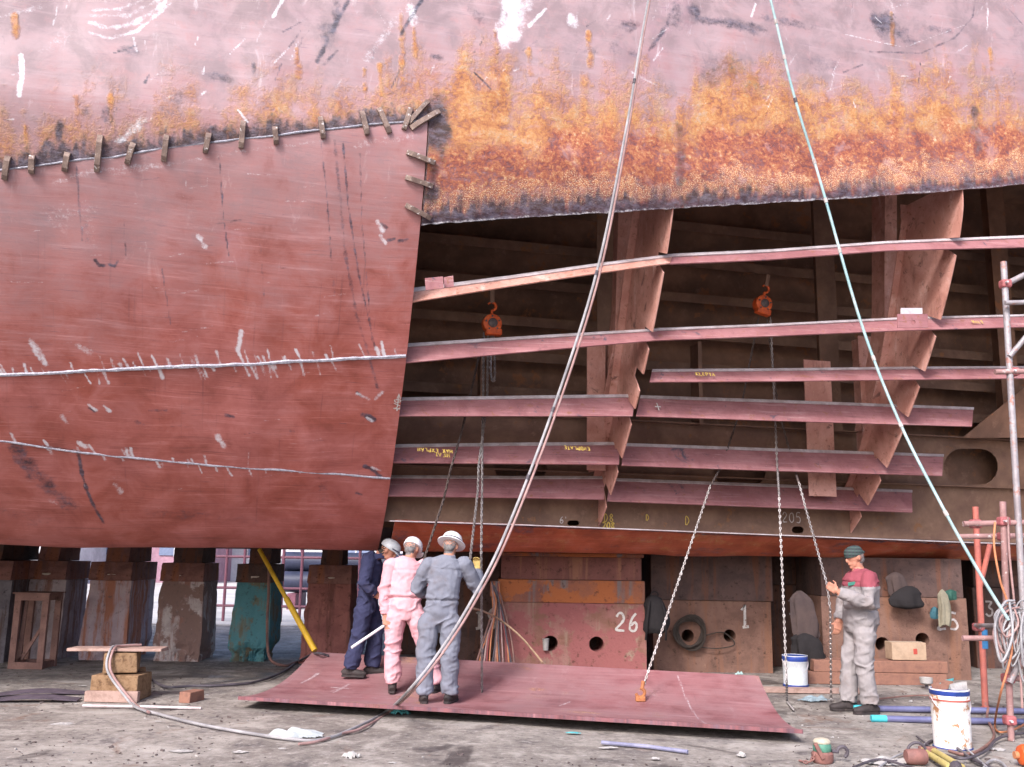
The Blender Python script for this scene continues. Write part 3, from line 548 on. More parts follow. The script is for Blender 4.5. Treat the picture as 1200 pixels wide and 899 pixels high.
# transverse web frames
def web(s0, wds, lows, top, D=(1.0, .42), label=None):
    wa, wb = float(top(s0)) - .15, float(CUT_B(s0)) - .02; ws = np.linspace(wa, wb, 60); out = []
    nt_ = sorted([hull(*p)[1] for p in lows])
    cuts = [(a - .11, a + .025) for a in nt_]
    for wv in ws:
        if any(a - .01 < wv < b + .085 for a, b in cuts): continue
        out.append((wv, 0.0))
    for a, b in cuts: out += [(a, 0.0), (a + .015, .25), (b, .25), (b + .03, .12), (b + .075, 0.0)]
    out.sort(key=lambda q: q[0])
    f = lambda wv: D[0] + (D[1] - D[0]) * sst(wa + .6, wb, wv)
    o3 = [SW(s0, wv, .02 + d) for wv, d in out]; inn = [SW(s0, wv, float(f(wv))) for wv in np.linspace(wb, wa, 30)]
    mb = MB(); mb.poly(o3 + inn, LV * .014); o = mb.build('web_frame', WEBM, SHIP)
    if label: o['label'] = label
    A = [p - LV * .09 for p in inn]; B = [p + LV * .09 for p in inn]; mb = MB(); mb.strip(A, B, .014); mb.build('flange', WEBM, o)
    mb = MB(); k = [SW(s0 - .012, wv, .02) for wv in np.linspace(wa, wb, 40)]
    return o
lowM = [(786, 310), (768, 401), (757, 450), (742, 490), (726, 547), (709, 589)]
lowR = [(1128, 290), (1103, 386), (1085, 446), (1062, 499), (1027, 557), (990, 600)]
web(S_MID, None, lowM, CUT_T, label='rusty web frame at the middle of the opening'); web(S_RGT, None, lowR, CUT_T, label='rusty web frame at the end of the opening')
web(S_RGT + 3.4, None, [(1190, 290)], CUT_T)
# small plates left on the stringers
def plate_on(px, u, th, mat, name, holes=()):
    p = [at_u(x, y, u) for x, y in px]; mb = MB(); mb.poly(p, NV * th, [[at_u(x + r * math.cos(a), y + r * math.sin(a), u) for a in np.linspace(0, 2 * math.pi, 12, endpoint=False)] for x, y, r in holes]); return mb.build(name, mat, SHIP)
plate_on([(498, 326), (519, 324), (520, 338), (499, 340)], .35, .012, STR, 'bracket'); plate_on([(520, 325), (531, 323), (532, 336), (521, 337)], .42, .012, STR, 'bracket')
plate_on([(1052, 368), (1087, 368), (1088, 384), (1052, 384)], .12, .014, STR, 'bracket', [(1070, 383 - 5, 3)]); plate_on([(1056, 361), (1081, 361), (1081, 368), (1056, 368)], .2, .014, STEELEDGE, 'bracket')
# inner structure: girder with manholes, bulkhead with stiffeners
UG, UB = 2.55, 3.3
def stadium(cx, cy, hw, hh, u):
    r = hh; o = []
    for a in np.linspace(-90, 90, 10): o.append((cx + hw - r + r * math.cos(R(a)), cy + r * math.sin(R(a))))
    for a in np.linspace(90, 270, 10): o.append((cx - hw + r + r * math.cos(R(a)), cy + r * math.sin(R(a))))
    return [at_u(x, y, u) for x, y in o]
sL, sR = S_CUT - 1.2, S_R
def zg(s): return float(prof(CUT_B(s))[1]) + .015
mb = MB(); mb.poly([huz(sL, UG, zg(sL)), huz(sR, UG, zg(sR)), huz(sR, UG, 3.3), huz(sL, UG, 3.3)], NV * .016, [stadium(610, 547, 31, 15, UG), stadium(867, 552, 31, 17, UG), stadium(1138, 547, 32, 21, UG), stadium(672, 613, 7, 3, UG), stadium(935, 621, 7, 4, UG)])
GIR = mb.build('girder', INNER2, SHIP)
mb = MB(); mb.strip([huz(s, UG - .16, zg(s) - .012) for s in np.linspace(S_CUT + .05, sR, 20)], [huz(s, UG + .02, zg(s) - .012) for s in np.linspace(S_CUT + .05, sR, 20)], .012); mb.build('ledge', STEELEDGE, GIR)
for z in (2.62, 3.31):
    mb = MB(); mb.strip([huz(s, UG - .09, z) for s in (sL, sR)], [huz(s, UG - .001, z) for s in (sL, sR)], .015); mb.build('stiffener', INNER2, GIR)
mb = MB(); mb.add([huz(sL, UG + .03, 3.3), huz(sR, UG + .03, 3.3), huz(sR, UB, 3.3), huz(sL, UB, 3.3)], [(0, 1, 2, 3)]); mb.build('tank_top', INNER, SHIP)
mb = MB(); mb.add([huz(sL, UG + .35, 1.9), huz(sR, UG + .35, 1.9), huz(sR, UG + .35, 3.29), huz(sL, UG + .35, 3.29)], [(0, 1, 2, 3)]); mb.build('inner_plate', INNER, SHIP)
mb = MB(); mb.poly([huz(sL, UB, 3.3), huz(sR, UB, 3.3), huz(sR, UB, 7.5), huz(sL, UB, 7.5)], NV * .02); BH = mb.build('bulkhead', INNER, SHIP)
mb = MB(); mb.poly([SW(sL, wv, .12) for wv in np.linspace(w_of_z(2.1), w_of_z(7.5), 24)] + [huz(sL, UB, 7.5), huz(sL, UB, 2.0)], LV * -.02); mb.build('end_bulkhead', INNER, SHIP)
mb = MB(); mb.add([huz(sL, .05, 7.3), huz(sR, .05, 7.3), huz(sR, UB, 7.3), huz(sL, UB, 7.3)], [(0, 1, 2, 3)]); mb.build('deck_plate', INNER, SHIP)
for i, z in enumerate((3.72, 4.2, 4.68, 5.2, 5.72, 6.25)):
    mb = MB(); mb.strip([huz(s, UB - .30, z) for s in (sL, sR)], [huz(s, UB - .01, z + .02) for s in (sL, sR)], .015); o = mb.build('stiffener', INNER2 if i % 2 else INNER, BH)
    mb = MB(); mb.strip([huz(s, UB - .305, z - .10) for s in (sL, sR)], [huz(s, UB - .305, z + .03) for s in (sL, sR)], .012); mb.build('stiffener_face', INNER2, o)
def post(px, u, wd, z0, z1, mat, dp=.30):
    q = at_u(px[0], px[1], u); s = q @ LV; mb = MB(); mb.poly([huz(s, u, z0), huz(s + wd, u, z0), huz(s + wd, u, z1), huz(s, u, z1)], NV * .014); mb.poly([huz(s + wd / 2, u + .015, z0), huz(s + wd / 2, u + dp, z0), huz(s + wd / 2, u + dp, z1), huz(s + wd / 2, u + .015, z1)], LV * .012); mb.build('post', mat, SHIP)
post((688, 500), 2.1, .24, 2.62, 4.3, WEBM); post((945, 500), 2.15, .40, 2.4, 4.2, WEBM); post((562, 500), 2.35, .05, 3.3, 4.1, INNER2); post((820, 500), 2.4, .05, 3.3, 4.4, INNER2); post((1010, 480), 2.2, .2, 2.7, 4.6, WEBM); post((700, 480), 2.5, .3, 3.3, 7.3, INNER2); post((960, 400), 2.5, .3, 3.3, 7.3, INNER2); post((1170, 400), 2.6, .3, 3.3, 7.3, INNER)
mb = MB(); mb.poly([at_u(1230, 430, 2.3), at_u(1128, 513, 2.3), at_u(1230, 513, 2.3)], NV * .014); mb.build('bracket', INNER, SHIP)
# second row of frames deeper in the tank
for px, w2 in (((1050, 250), .22), ((738, 260), .20)):
    a = at_u(px[0], px[1], 1.35) @ LV; mb = MB(); mb.poly([huz(a, 1.35, 7.3), huz(a, 1.65, 4.2), huz(a, 2.2, 3.3), huz(a, 2.5, 3.32), huz(a, 2.0, 4.6), huz(a, 1.75, 7.3)], LV * .014); o = mb.build('web_frame', WEBM, SHIP)
    A = [huz(a - .09, u, z) for u, z in ((1.35, 7.3), (1.65, 4.2), (2.2, 3.3))]; B = [p + LV * .18 for p in A]; mb = MB(); mb.strip(A, B, .014); mb.build('flange', WEBM, o)
# chalk and paint marks on the steel
def gmark(txt, x, y, h, mat, par=GIR, wd=.012, u=UG): writing(txt, at_u(x, y, u - .002), LV, ZV, h, wd, mat, par, 'chalk_mark')
gmark('D8', 708, 611, .09, YELLOWP); gmark('208', 706, 619, .075, YELLOWP, wd=.016); gmark("6'", 656, 613, .08, CHALK); gmark('205', 917, 612, .13, CHALK); gmark('D', 803, 615, .1, YELLOWP); gmark('D', 757, 610, .07, YELLOWP)
s, wv = hull(462, 480); X, O, T = surf_axes(s, wv); writing('^', SW(s, wv, -.012), X, T, .20, .012, WHITEP, SHIP, 'chalk_mark', asp=.3)
s, wv = hull(468, 480); writing('1/0', SW(s, wv, -.012), T, -X, .07, .011, WHITEP, SHIP, 'chalk_mark')
def smark(txt, x, y, h, mat, flip=False):
    s, wv = hull(x, y); wv_ = SW(s, wv, .03); p = at_u(x, y, wv_ @ NV - D0 + .085); sg = -1 if flip else 1; writing(txt, p + V(0, -.05, 0), LV * sg, nrm(ZV + NV * .7) * sg, h, .011, mat, SHIP, 'chalk_mark', asp=.6)
smark('HEAL', 527, 532, .06, YELLOWP, True); smark('HAX EXPLAN', 530, 528, .05, YELLOWP, True); smark('ENDPLATE', 690, 525, .05, YELLOWP, True)
smark('+', 768, 482, .12, WHITEP); smark('KLEPTA', 815, 441, .05, YELLOWP); smark('HALT', 1138, 380, .05, YELLOWP)

# ------------------------------------------------------------------ docking blocks on the left
TIMBER = pillar_mat('old_block_timber', (.27, .135, .115), (.17, .085, .075), (.28, .11, .06))
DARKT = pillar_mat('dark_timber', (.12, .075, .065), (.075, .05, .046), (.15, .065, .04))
TAGM = simple('pale_tag', (.60, .52, .44), (.5, .42, .34), 20, .7)
def rough_block(name, x0, x1, x0t, x1t, Y0, Y1, z0, z1, mat, parent, jit=.02, broke=0.0, seed=0, n=14):
    """tapered block with a worn, chipped skin (the broken foot eats into the lower edge)"""
    nz, ns = n, n; v = []; q = []
    def add(f):
        k0 = len(v)
        for i in range(nz + 1):
            for j in range(ns + 1): v.append(f(j / ns, i / nz))
        for i in range(nz):
            for j in range(ns): a = k0 + i * (ns + 1) + j; q.append((a, a + 1, a + ns + 2, a + ns + 1))
    def xx(a, b, t): return a + (b - a) * t
    add(lambda a, t: (xx(xx(x0, x1, a), xx(x0t, x1t, a), t), Y0 + t * .05, xx(z0, z1, t)))
    add(lambda a, t: (xx(x1, x1t, t), xx(Y0 + t * .05, Y1, a), xx(z0, z1, t)))
    add(lambda a, t: (xx(x0, x0t, t), xx(Y1, Y0 + t * .05, a), xx(z0, z1, t)))
    add(lambda a, t: (xx(x1, x0, a) * (1 - t) + xx(x1t, x0t, a) * t, Y1, xx(z0, z1, t)))
    add(lambda a, t: (xx(x0t, x1t, a), xx(Y0 + .05, Y1, t), z1))
    v = np.array(v); c_ = np.array([(x0 + x1) / 2, (Y0 + Y1) / 2]); d = v[:, :2] - c_; d /= np.linalg.norm(d, axis=1)[:, None]
    m_ = (fbm(v[:, 0] * 7 + seed, v[:, 1] * 7, v[:, 2] * 7, 4, seed) - .5) * jit * 2
    if broke: m_ -= broke * sst(z0 + .30, z0 + .12, v[:, 2] + .22 * (fbm(v[:, 0] * 5 + seed, v[:, 1] * 5, 0, 3, seed) - .5)) * fbm(v[:, 0] * 16, v[:, 1] * 16, v[:, 2] * 16, 3, seed + 3)
    v[:, :2] += d * m_[:, None]
    return fast(name, v, q, mat, parent, False)
CON = [pillar_mat('block_concrete_dark', (.20, .18, .20), (.12, .11, .13), (.10, .06, .05)),
       pillar_mat('block_concrete_mauve', (.44, .37, .39), (.32, .26, .27), (.22, .10, .07)),
       pillar_mat('block_concrete_orange_run', (.52, .41, .44), (.43, .33, .35), (.42, .15, .07), stains=.54),
       pillar_mat('block_concrete_flaked', (.54, .47, .46), (.40, .33, .32), (.26, .11, .08), (.25, .16, .14), stains=.55),
       pillar_mat('block_concrete_turquoise', (.10, .25, .27), (.15, .21, .21), (.17, .13, .075), (.09, .23, .26), stains=.52),
       pillar_mat('block_concrete_rust_red', (.32, .13, .11), (.23, .09, .08), (.15, .065, .055))]
labs = ['dark docking block at the very left edge of the picture', 'mauve concrete docking block behind the steel trestle', 'concrete docking block with an orange rust run down its face', 'flaking grey docking block with red cracked patches', 'docking block with turquoise painted face and broken foot', 'rust red docking block nearest to the three workers']
def xw(px, Y): return float(atY(px, 700, Y)[0])
for i, (a, b, at_, bt, ca, cb) in enumerate([(-62, 12, -52, 10, -40, -6), (24, 74, 26, 74, 38, 62), (94, 152, 103, 151, 118, 145), (182, 240, 187, 236, 198, 232), (268, 318, 276, 316, 288, 313), (353, 412, 360, 410, 373, 398)]):
    Y = 14.1 if i else 13.6; dp = [1.2, .78, 1.0, .72, .75, .6][i]; x0, x1, t0, t1, c0, c1 = [xw(p, Y) for p in (a, b, at_, bt, ca, cb)]
    B = thing('docking_block', labs[i], 'docking block', ((x0 + x1) / 2, Y + .6, 0), 'row of docking blocks under the hull')
    rough_block('concrete_base', x0, x1, t0, t1, Y, Y + dp, -.02, 1.13, CON[i], B, .03, [0, .05, .12, .10, .28, .02][i], i * 7 + 1, 26)
    rough_block('cap', t0 - .01, t1 + .01, t0 - .005, t1 + .005, Y - .02, Y + dp + .02, 1.135, 1.40, TIMBER if i != 4 else DARKT, B, .022, 0, i * 5 + 2, 12)
    rough_block('top_timber', c0, c1, c0, c1, Y + .05, Y + dp * .95, 1.405, ZB + .01, TIMBER if i in (1, 2) else DARKT, B, .02, 0, i + 60, 10)
    mb = MB(); mb.box(((t0 + t1) / 2 + .02, Y + .01, 1.20), (.13, .03, .055)); mb.build('tag', TAGM, B, bevel=.008)
# ------------------------------------------------------------------ numbered blocks on the right
NB = pillar_mat('number_block_red', (.28, .13, .115), (.20, .10, .07), (.27, .20, .15), (.26, .095, .09), stains=.57)
NB2 = pillar_mat('number_block_brown', (.21, .12, .09), (.15, .085, .065), (.22, .11, .07))
NBR = pillar_mat('number_block_rust_band', (.30, .115, .06), (.20, .085, .065), (.16, .15, .15), (.36, .12, .045), stains=.57)
NBT = pillar_mat('number_block_cap', (.20, .085, .07), (.15, .065, .055), (.27, .13, .08))
def disc(c_, r, n=20): return [c_ + V(r * math.cos(a), 0, r * math.sin(a)) for a in np.linspace(0, 2 * math.pi, n, endpoint=False)]
def num_block(label, x0, x1, Y, dep, bands_, holes, nums, x1t=None):
    """bands_: (z0, z1, material, name, inset) ; holes: pixel centres + radius in pixels; nums: (text, px, py, height m)"""
    X0, X1 = xw(x0, Y), xw(x1, Y); B = thing('numbered_docking_block', label, 'docking block', ((X0 + X1) / 2, Y + dep / 2, 0), 'numbered docking blocks under the opening')
    first = None
    for z0, z1, mt, nm, ins in bands_:
        hl = [disc(atY(hx, hy, Y + ins), hr / FPX * Y) for hx, hy, hr in holes if z0 < atY(hx, hy, Y)[2] < z1]
        mb = MB(); mb.poly([V(X0 + ins, Y + ins, z0), V(X1 - ins, Y + ins, z0), V(X1 - ins, Y + ins, z1), V(X0 + ins, Y + ins, z1)], V(0, dep - ins, 0), hl); o = mb.build(nm, mt, B, bevel=0 if hl else .012)
        first = first or o
        if hl:
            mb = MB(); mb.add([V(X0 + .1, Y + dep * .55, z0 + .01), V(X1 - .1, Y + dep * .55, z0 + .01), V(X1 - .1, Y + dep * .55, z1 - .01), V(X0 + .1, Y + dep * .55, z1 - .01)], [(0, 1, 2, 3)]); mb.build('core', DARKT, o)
    for tx, px, py, h in nums: writing(tx, atY(px, py, Y) + V(0, -.004, 0), V(1, 0, 0), ZV, h, h * .14, WHITEP if tx in '26 1' else CHALK, B)
    return B
zz = lambda px, py, Y: float(atY(px, py, Y)[2])
Y = 13.0
num_block('reddish docking block with the white number 26 and two holes', 582, 757, Y, 1.2, [(-.02, zz(670, 707, Y), NB, 'base', 0), (zz(670, 707, Y) + .004, zz(670, 680, Y), NBR, 'rusted_band', .01), (zz(670, 680, Y) + .004, zz(670, 653, Y), NBT, 'cap', .05), (zz(670, 653, Y) + .004, ZB + .008, NBR, 'cap', .02)], [(645, 754, 8.5), (699, 755, 8.5)], [('2', 722, 739, .22), ('6', 737, 739, .22)])
Y = 13.7
num_block('brown docking block with the white number 1 behind the hanging rope coil', 765, 903, Y, 1.2, [(-.02, zz(830, 704, Y), NB2, 'base', 0), (zz(830, 704, Y) + .004, ZB + .008, DARKT, 'cap', -.03)], [(855, 745, 7), (806, 745, 7)], [('1', 866, 735, .30)])
Y = 14.6
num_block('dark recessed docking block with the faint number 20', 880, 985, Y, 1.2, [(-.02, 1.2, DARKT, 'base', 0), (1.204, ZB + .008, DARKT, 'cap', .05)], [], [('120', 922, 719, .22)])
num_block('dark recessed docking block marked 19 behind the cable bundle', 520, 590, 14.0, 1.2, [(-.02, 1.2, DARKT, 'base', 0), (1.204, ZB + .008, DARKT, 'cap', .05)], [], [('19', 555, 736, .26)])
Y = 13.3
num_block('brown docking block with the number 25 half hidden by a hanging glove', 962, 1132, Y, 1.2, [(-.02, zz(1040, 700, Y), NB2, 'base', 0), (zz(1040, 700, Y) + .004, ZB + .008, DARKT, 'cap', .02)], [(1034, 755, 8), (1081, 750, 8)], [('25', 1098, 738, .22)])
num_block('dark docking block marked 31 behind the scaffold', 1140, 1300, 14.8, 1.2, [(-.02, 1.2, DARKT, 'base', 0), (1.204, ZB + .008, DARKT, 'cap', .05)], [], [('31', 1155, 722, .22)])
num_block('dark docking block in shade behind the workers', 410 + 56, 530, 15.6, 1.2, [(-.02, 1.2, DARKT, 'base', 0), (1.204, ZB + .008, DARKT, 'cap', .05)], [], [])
# dark wall added deep under the ship to darken the gaps between blocks
mb = MB(); mb.box((8.6, 18.2, .81), (19, .4, 1.665)); o = mb.build('gap_darkening_wall', DARKT, bevel=.02); tag(o, 'dark wall added under the ship to darken the gaps between blocks', 'wall')

# ------------------------------------------------------------------ steel plate lying on the ground
PF = [gnd(279, 816, .13), gnd(941, 855, .13)]; PB = [gnd(366, 764, .33), gnd(889, 792, .33)]
def plate_pt(a, b):
    """a along the plate, b from the front edge to the back; the plate keeps the curve of the bilge"""
    p = (PF[0] * (1 - a) + PF[1] * a) * (1 - b) + (PB[0] * (1 - a) + PB[1] * a) * b
    z = .13 * (1 - b) ** 2 / 1 + .33 * b ** 2 - .10 * b * (1 - b) * 1.0; return V(p[0], p[1], max(z, .012))
n1, n2 = 300, 110; A, B_ = np.meshgrid(np.linspace(0, 1, n1), np.linspace(0, 1, n2)); P = np.array([plate_pt(a, b) for a, b in zip(A.ravel(), B_.ravel())])
k = np.arange(n1 * n2).reshape(n2, n1); q = np.stack([k[:-1, :-1], k[:-1, 1:], k[1:, 1:], k[1:, :-1]], -1).reshape(-1, 4)
ring = np.concatenate([k[0, :-1], k[:-1, -1], k[-1, :0:-1], k[:0:-1, 0]]); P2 = np.concatenate([P, P - V(0, 0, .035), P[ring], P[ring] - V(0, 0, .035)]); n0 = len(P); i1 = 2 * n0 + np.arange(len(ring)); i2 = i1 + len(ring)
Q2 = np.concatenate([q, q[:, ::-1] + n0, np.stack([i1, i2, np.roll(i2, -1), np.roll(i1, -1)], -1)]); uv = np.stack([A.ravel() * 5.5 + 20, B_.ravel() * 2.2 + 3], -1)
M = np.zeros((n0, 4)); nn = fbm(A.ravel() * 9, B_.ravel() * 4, 0, 4, 71); M[:, 3] = .25 + .5 * (nn - .3); M[:, 0] = .3 * sst(.6, .8, nn)
for a0, b0, a1, b1, wd in [(.855, .03, .84, .95, .0016), (.045, .55, .06, .72, .003), (.055, .72, .05, .60, .002), (.14, .40, .15, .58, .003), (.12, .5, .165, .5, .0025), (.15, .55, .13, .42, .002), (.17, .3, .3, .34, .0015), (.6, .4, .62, .5, .002)]:
    d = np.array([a1 - a0, b1 - b0]); x, y = A.ravel() - a0, B_.ravel() - b0; t = np.clip((x * d[0] + y * d[1]) / (d @ d), 0, 1); r = np.hypot((x - t * d[0]), (y - t * d[1]) * .4); M[:, 2] = np.maximum(M[:, 2], .5 * sst(wd * 2, wd * .5, r))
Mr = M[ring].copy(); Mr[:, 3] = -.3; Mr[:, 2] = 0; Mr[:, 1] = .45
PLATE = hull_paint('cut_plate_paint', (.25, .095, .103), (.19, .07, .075), (.37, .25, .26))
o = fast('cut_hull_plate', P2, Q2, PLATE, None, True, np.concatenate([uv, uv, uv[ring], uv[ring]]), np.concatenate([M, np.tile([0, .6, 0, 0], (n0, 1)), Mr, Mr]))
tag(o, 'large curved red steel plate lying on the ground under the workers', 'steel plate')
def plate_z(x, y):
    best = min(((p[0] - x) ** 2 + (p[1] - y) ** 2, p[2]) for p in P[::3]); return best[1]

# ------------------------------------------------------------------ people
SKIN = simple('skin', (.50, .24, .16), (.42, .18, .12), 12, .6, 0, .1)
def cloth(name, c, c2, dirt=None, dsc=3.2, dth=.56):
    t = NT(name); o = t.obj(); a = t.noise(o, 3.5, 6, .62, .4); b = t.noise(o, 26, 6, .65); f = t.noise(t.scale(o, (14, 14, 5)), 1., 5, .6, 1.2)
    col = t.mix(t.mapr(a, .3, .7), c, c2); col = t.mix(t.mapr(f, .42, .25, 0, .25), col, tuple(x * .6 for x in c))
    if dirt: col = t.mix(t.mapr(t.noise(o, dsc, 6, .65), dth, dth + .2, 0, .5), col, dirt)
    col = t.mix(t.mapr(b, .35, .7, .0, .18), col, tuple(x * .6 for x in c))
    t.bump(t.math('ADD', t.math('MULTIPLY', f, .8), t.math('MULTIPLY', b, .2)), .45, .02); t.out(col, .92, 0, .15); return t.m
NAVY = cloth('navy_cloth', (.042, .045, .095), (.03, .032, .07), (.10, .09, .12))
PINK = cloth('faded_pink_cloth', (.64, .36, .39), (.58, .31, .35), (.46, .24, .26), 2.2, .6)
GREY = cloth('grey_blue_cloth', (.195, .205, .25), (.15, .155, .19), (.14, .10, .085), 2.8, .52)
LGREY = cloth('light_grey_cloth', (.30, .275, .275), (.235, .215, .22), (.18, .125, .105), 3.0, .48)
REDC = cloth('red_cloth', (.29, .075, .095), (.235, .06, .078))
BOOT = simple('worn_boot_leather', (.05, .038, .038), (.03, .025, .025), 14, .7, 0, .3, (.15, .11, .09), .6)
HAIR = simple('grey_hair', (.20, .19, .19), (.11, .10, .10), 40, .8)
HAIRD = simple('dark_hair', (.05, .04, .035), (.03, .025, .02), 40, .8)
HATW = simple('white_hat_shell', (.78, .77, .80), (.70, .69, .72), 6, .35, 0, .05, spec=.5)
HATG = simple('grimy_hat_shell', (.58, .60, .62), (.48, .5, .52), 9, .4, 0, .05, (.25, .22, .22), .64)
GLOVE = simple('yellow_leather_glove', (.58, .42, .14), (.45, .3, .1), 14, .8)
def checks(name):
    t = NT(name); o = t.obj(); w1 = t.n('ShaderNodeTexWave', {'Scale': 9.0, 'Distortion': .6}, bands_direction='Z'); w2 = t.n('ShaderNodeTexWave', {'Scale': 9.0, 'Distortion': .6}, bands_direction='X')
    t.t.links.new(o, w1.inputs[0]); t.t.links.new(o, w2.inputs[0]); col = t.mix(w1.outputs['Fac'], (.02, .03, .028), (.055, .09, .08)); col = t.mix(t.math('MULTIPLY', w2.outputs['Fac'], .5), col, (.05, .045, .06)); return t.out(col, .9)
BAND = checks('checked_bandana')

def loft_rings(mb, pts, X, rx, ry, n=16):
    """elliptical rings along pts; X = side direction per ring"""
    pts = np.asarray(pts, float); t = np.gradient(pts, axis=0); vv = []; k = len(pts)
    for i in range(k):
        tt = nrm(t[i]); x = nrm(X[i] - tt * (X[i] @ tt)); y = np.cross(tt, x)
        for j in range(n): a = 2 * math.pi * j / n; vv.append(pts[i] + x * rx[i] * math.cos(a) + y * ry[i] * math.sin(a))
    fs = [(i * n + j, i * n + (j + 1) % n, (i + 1) * n + (j + 1) % n, (i + 1) * n + j) for i in range(k - 1) for j in range(n)] + [tuple(range(n - 1, -1, -1)), tuple((k - 1) * n + j for j in range(n))]
    mb.add(vv, fs)
def ellip(mb, c_, ax, r, nu=12, nv=8):
    X, Y, Z = ax; vv = [c_ + Z * r[2]]; fs = []
    for i in range(1, nv):
        b = math.pi * i / nv
        for j in range(nu): a = 2 * math.pi * j / nu; vv.append(c_ + X * r[0] * math.sin(b) * math.cos(a) + Y * r[1] * math.sin(b) * math.sin(a) + Z * r[2] * math.cos(b))
    vv.append(c_ - Z * r[2]); last = len(vv) - 1
    fs += [(0, 1 + j, 1 + (j + 1) % nu) for j in range(nu)]
    for i in range(nv - 2):
        for j in range(nu): a = 1 + i * nu + j; b = 1 + i * nu + (j + 1) % nu; fs.append((a, a + nu, b + nu, b))
    fs += [(last, 1 + (nv - 2) * nu + (j + 1) % nu, 1 + (nv - 2) * nu + j) for j in range(nu)]
    mb.add(vv, fs)
def hand(mb, wr, d, side, grip=0.4, r=.0095):
    """palm, four fingers of unequal length and a thumb; d = pointing direction, side = thumb side"""
    d = nrm(d); th = nrm(side - d * (side @ d)); nrmv = nrm(np.cross(d, th)); c_ = wr + d * .05
    mb.box(c_, (.085, .032, .095), (th, nrmv, d)); mb.tube([wr - d * .03, wr + d * .02], [.029, .031], 8)
    for i, (o_, l) in enumerate(((.032, .075), (.011, .085), (-.011, .078), (-.032, .060))):
        p0 = wr + d * .085 + th * o_; a = grip * 1.3; p1 = p0 + (d * math.cos(a) + nrmv * math.sin(a)) * l * .45; a2 = grip * 2.6; p2 = p1 + (d * math.cos(a2) + nrmv * math.sin(a2)) * l * .32; a3 = grip * 3.8; p3 = p2 + (d * math.cos(a3) + nrmv * math.sin(a3)) * l * .25
        mb.tube([p0 - d * .02, p0, p1, p2, p3], [r * 1.05, r * 1.05, r, r * .95, r * .85], 6)
    t0 = wr + d * .025 + th * .035; t1 = t0 + nrm(d * .6 + th * .7 + nrmv * .4) * .045; t2 = t1 + nrm(d * .85 + nrmv * .55) * .035; mb.tube([t0, t1, t2], [.0125, .011, .0095], 6)

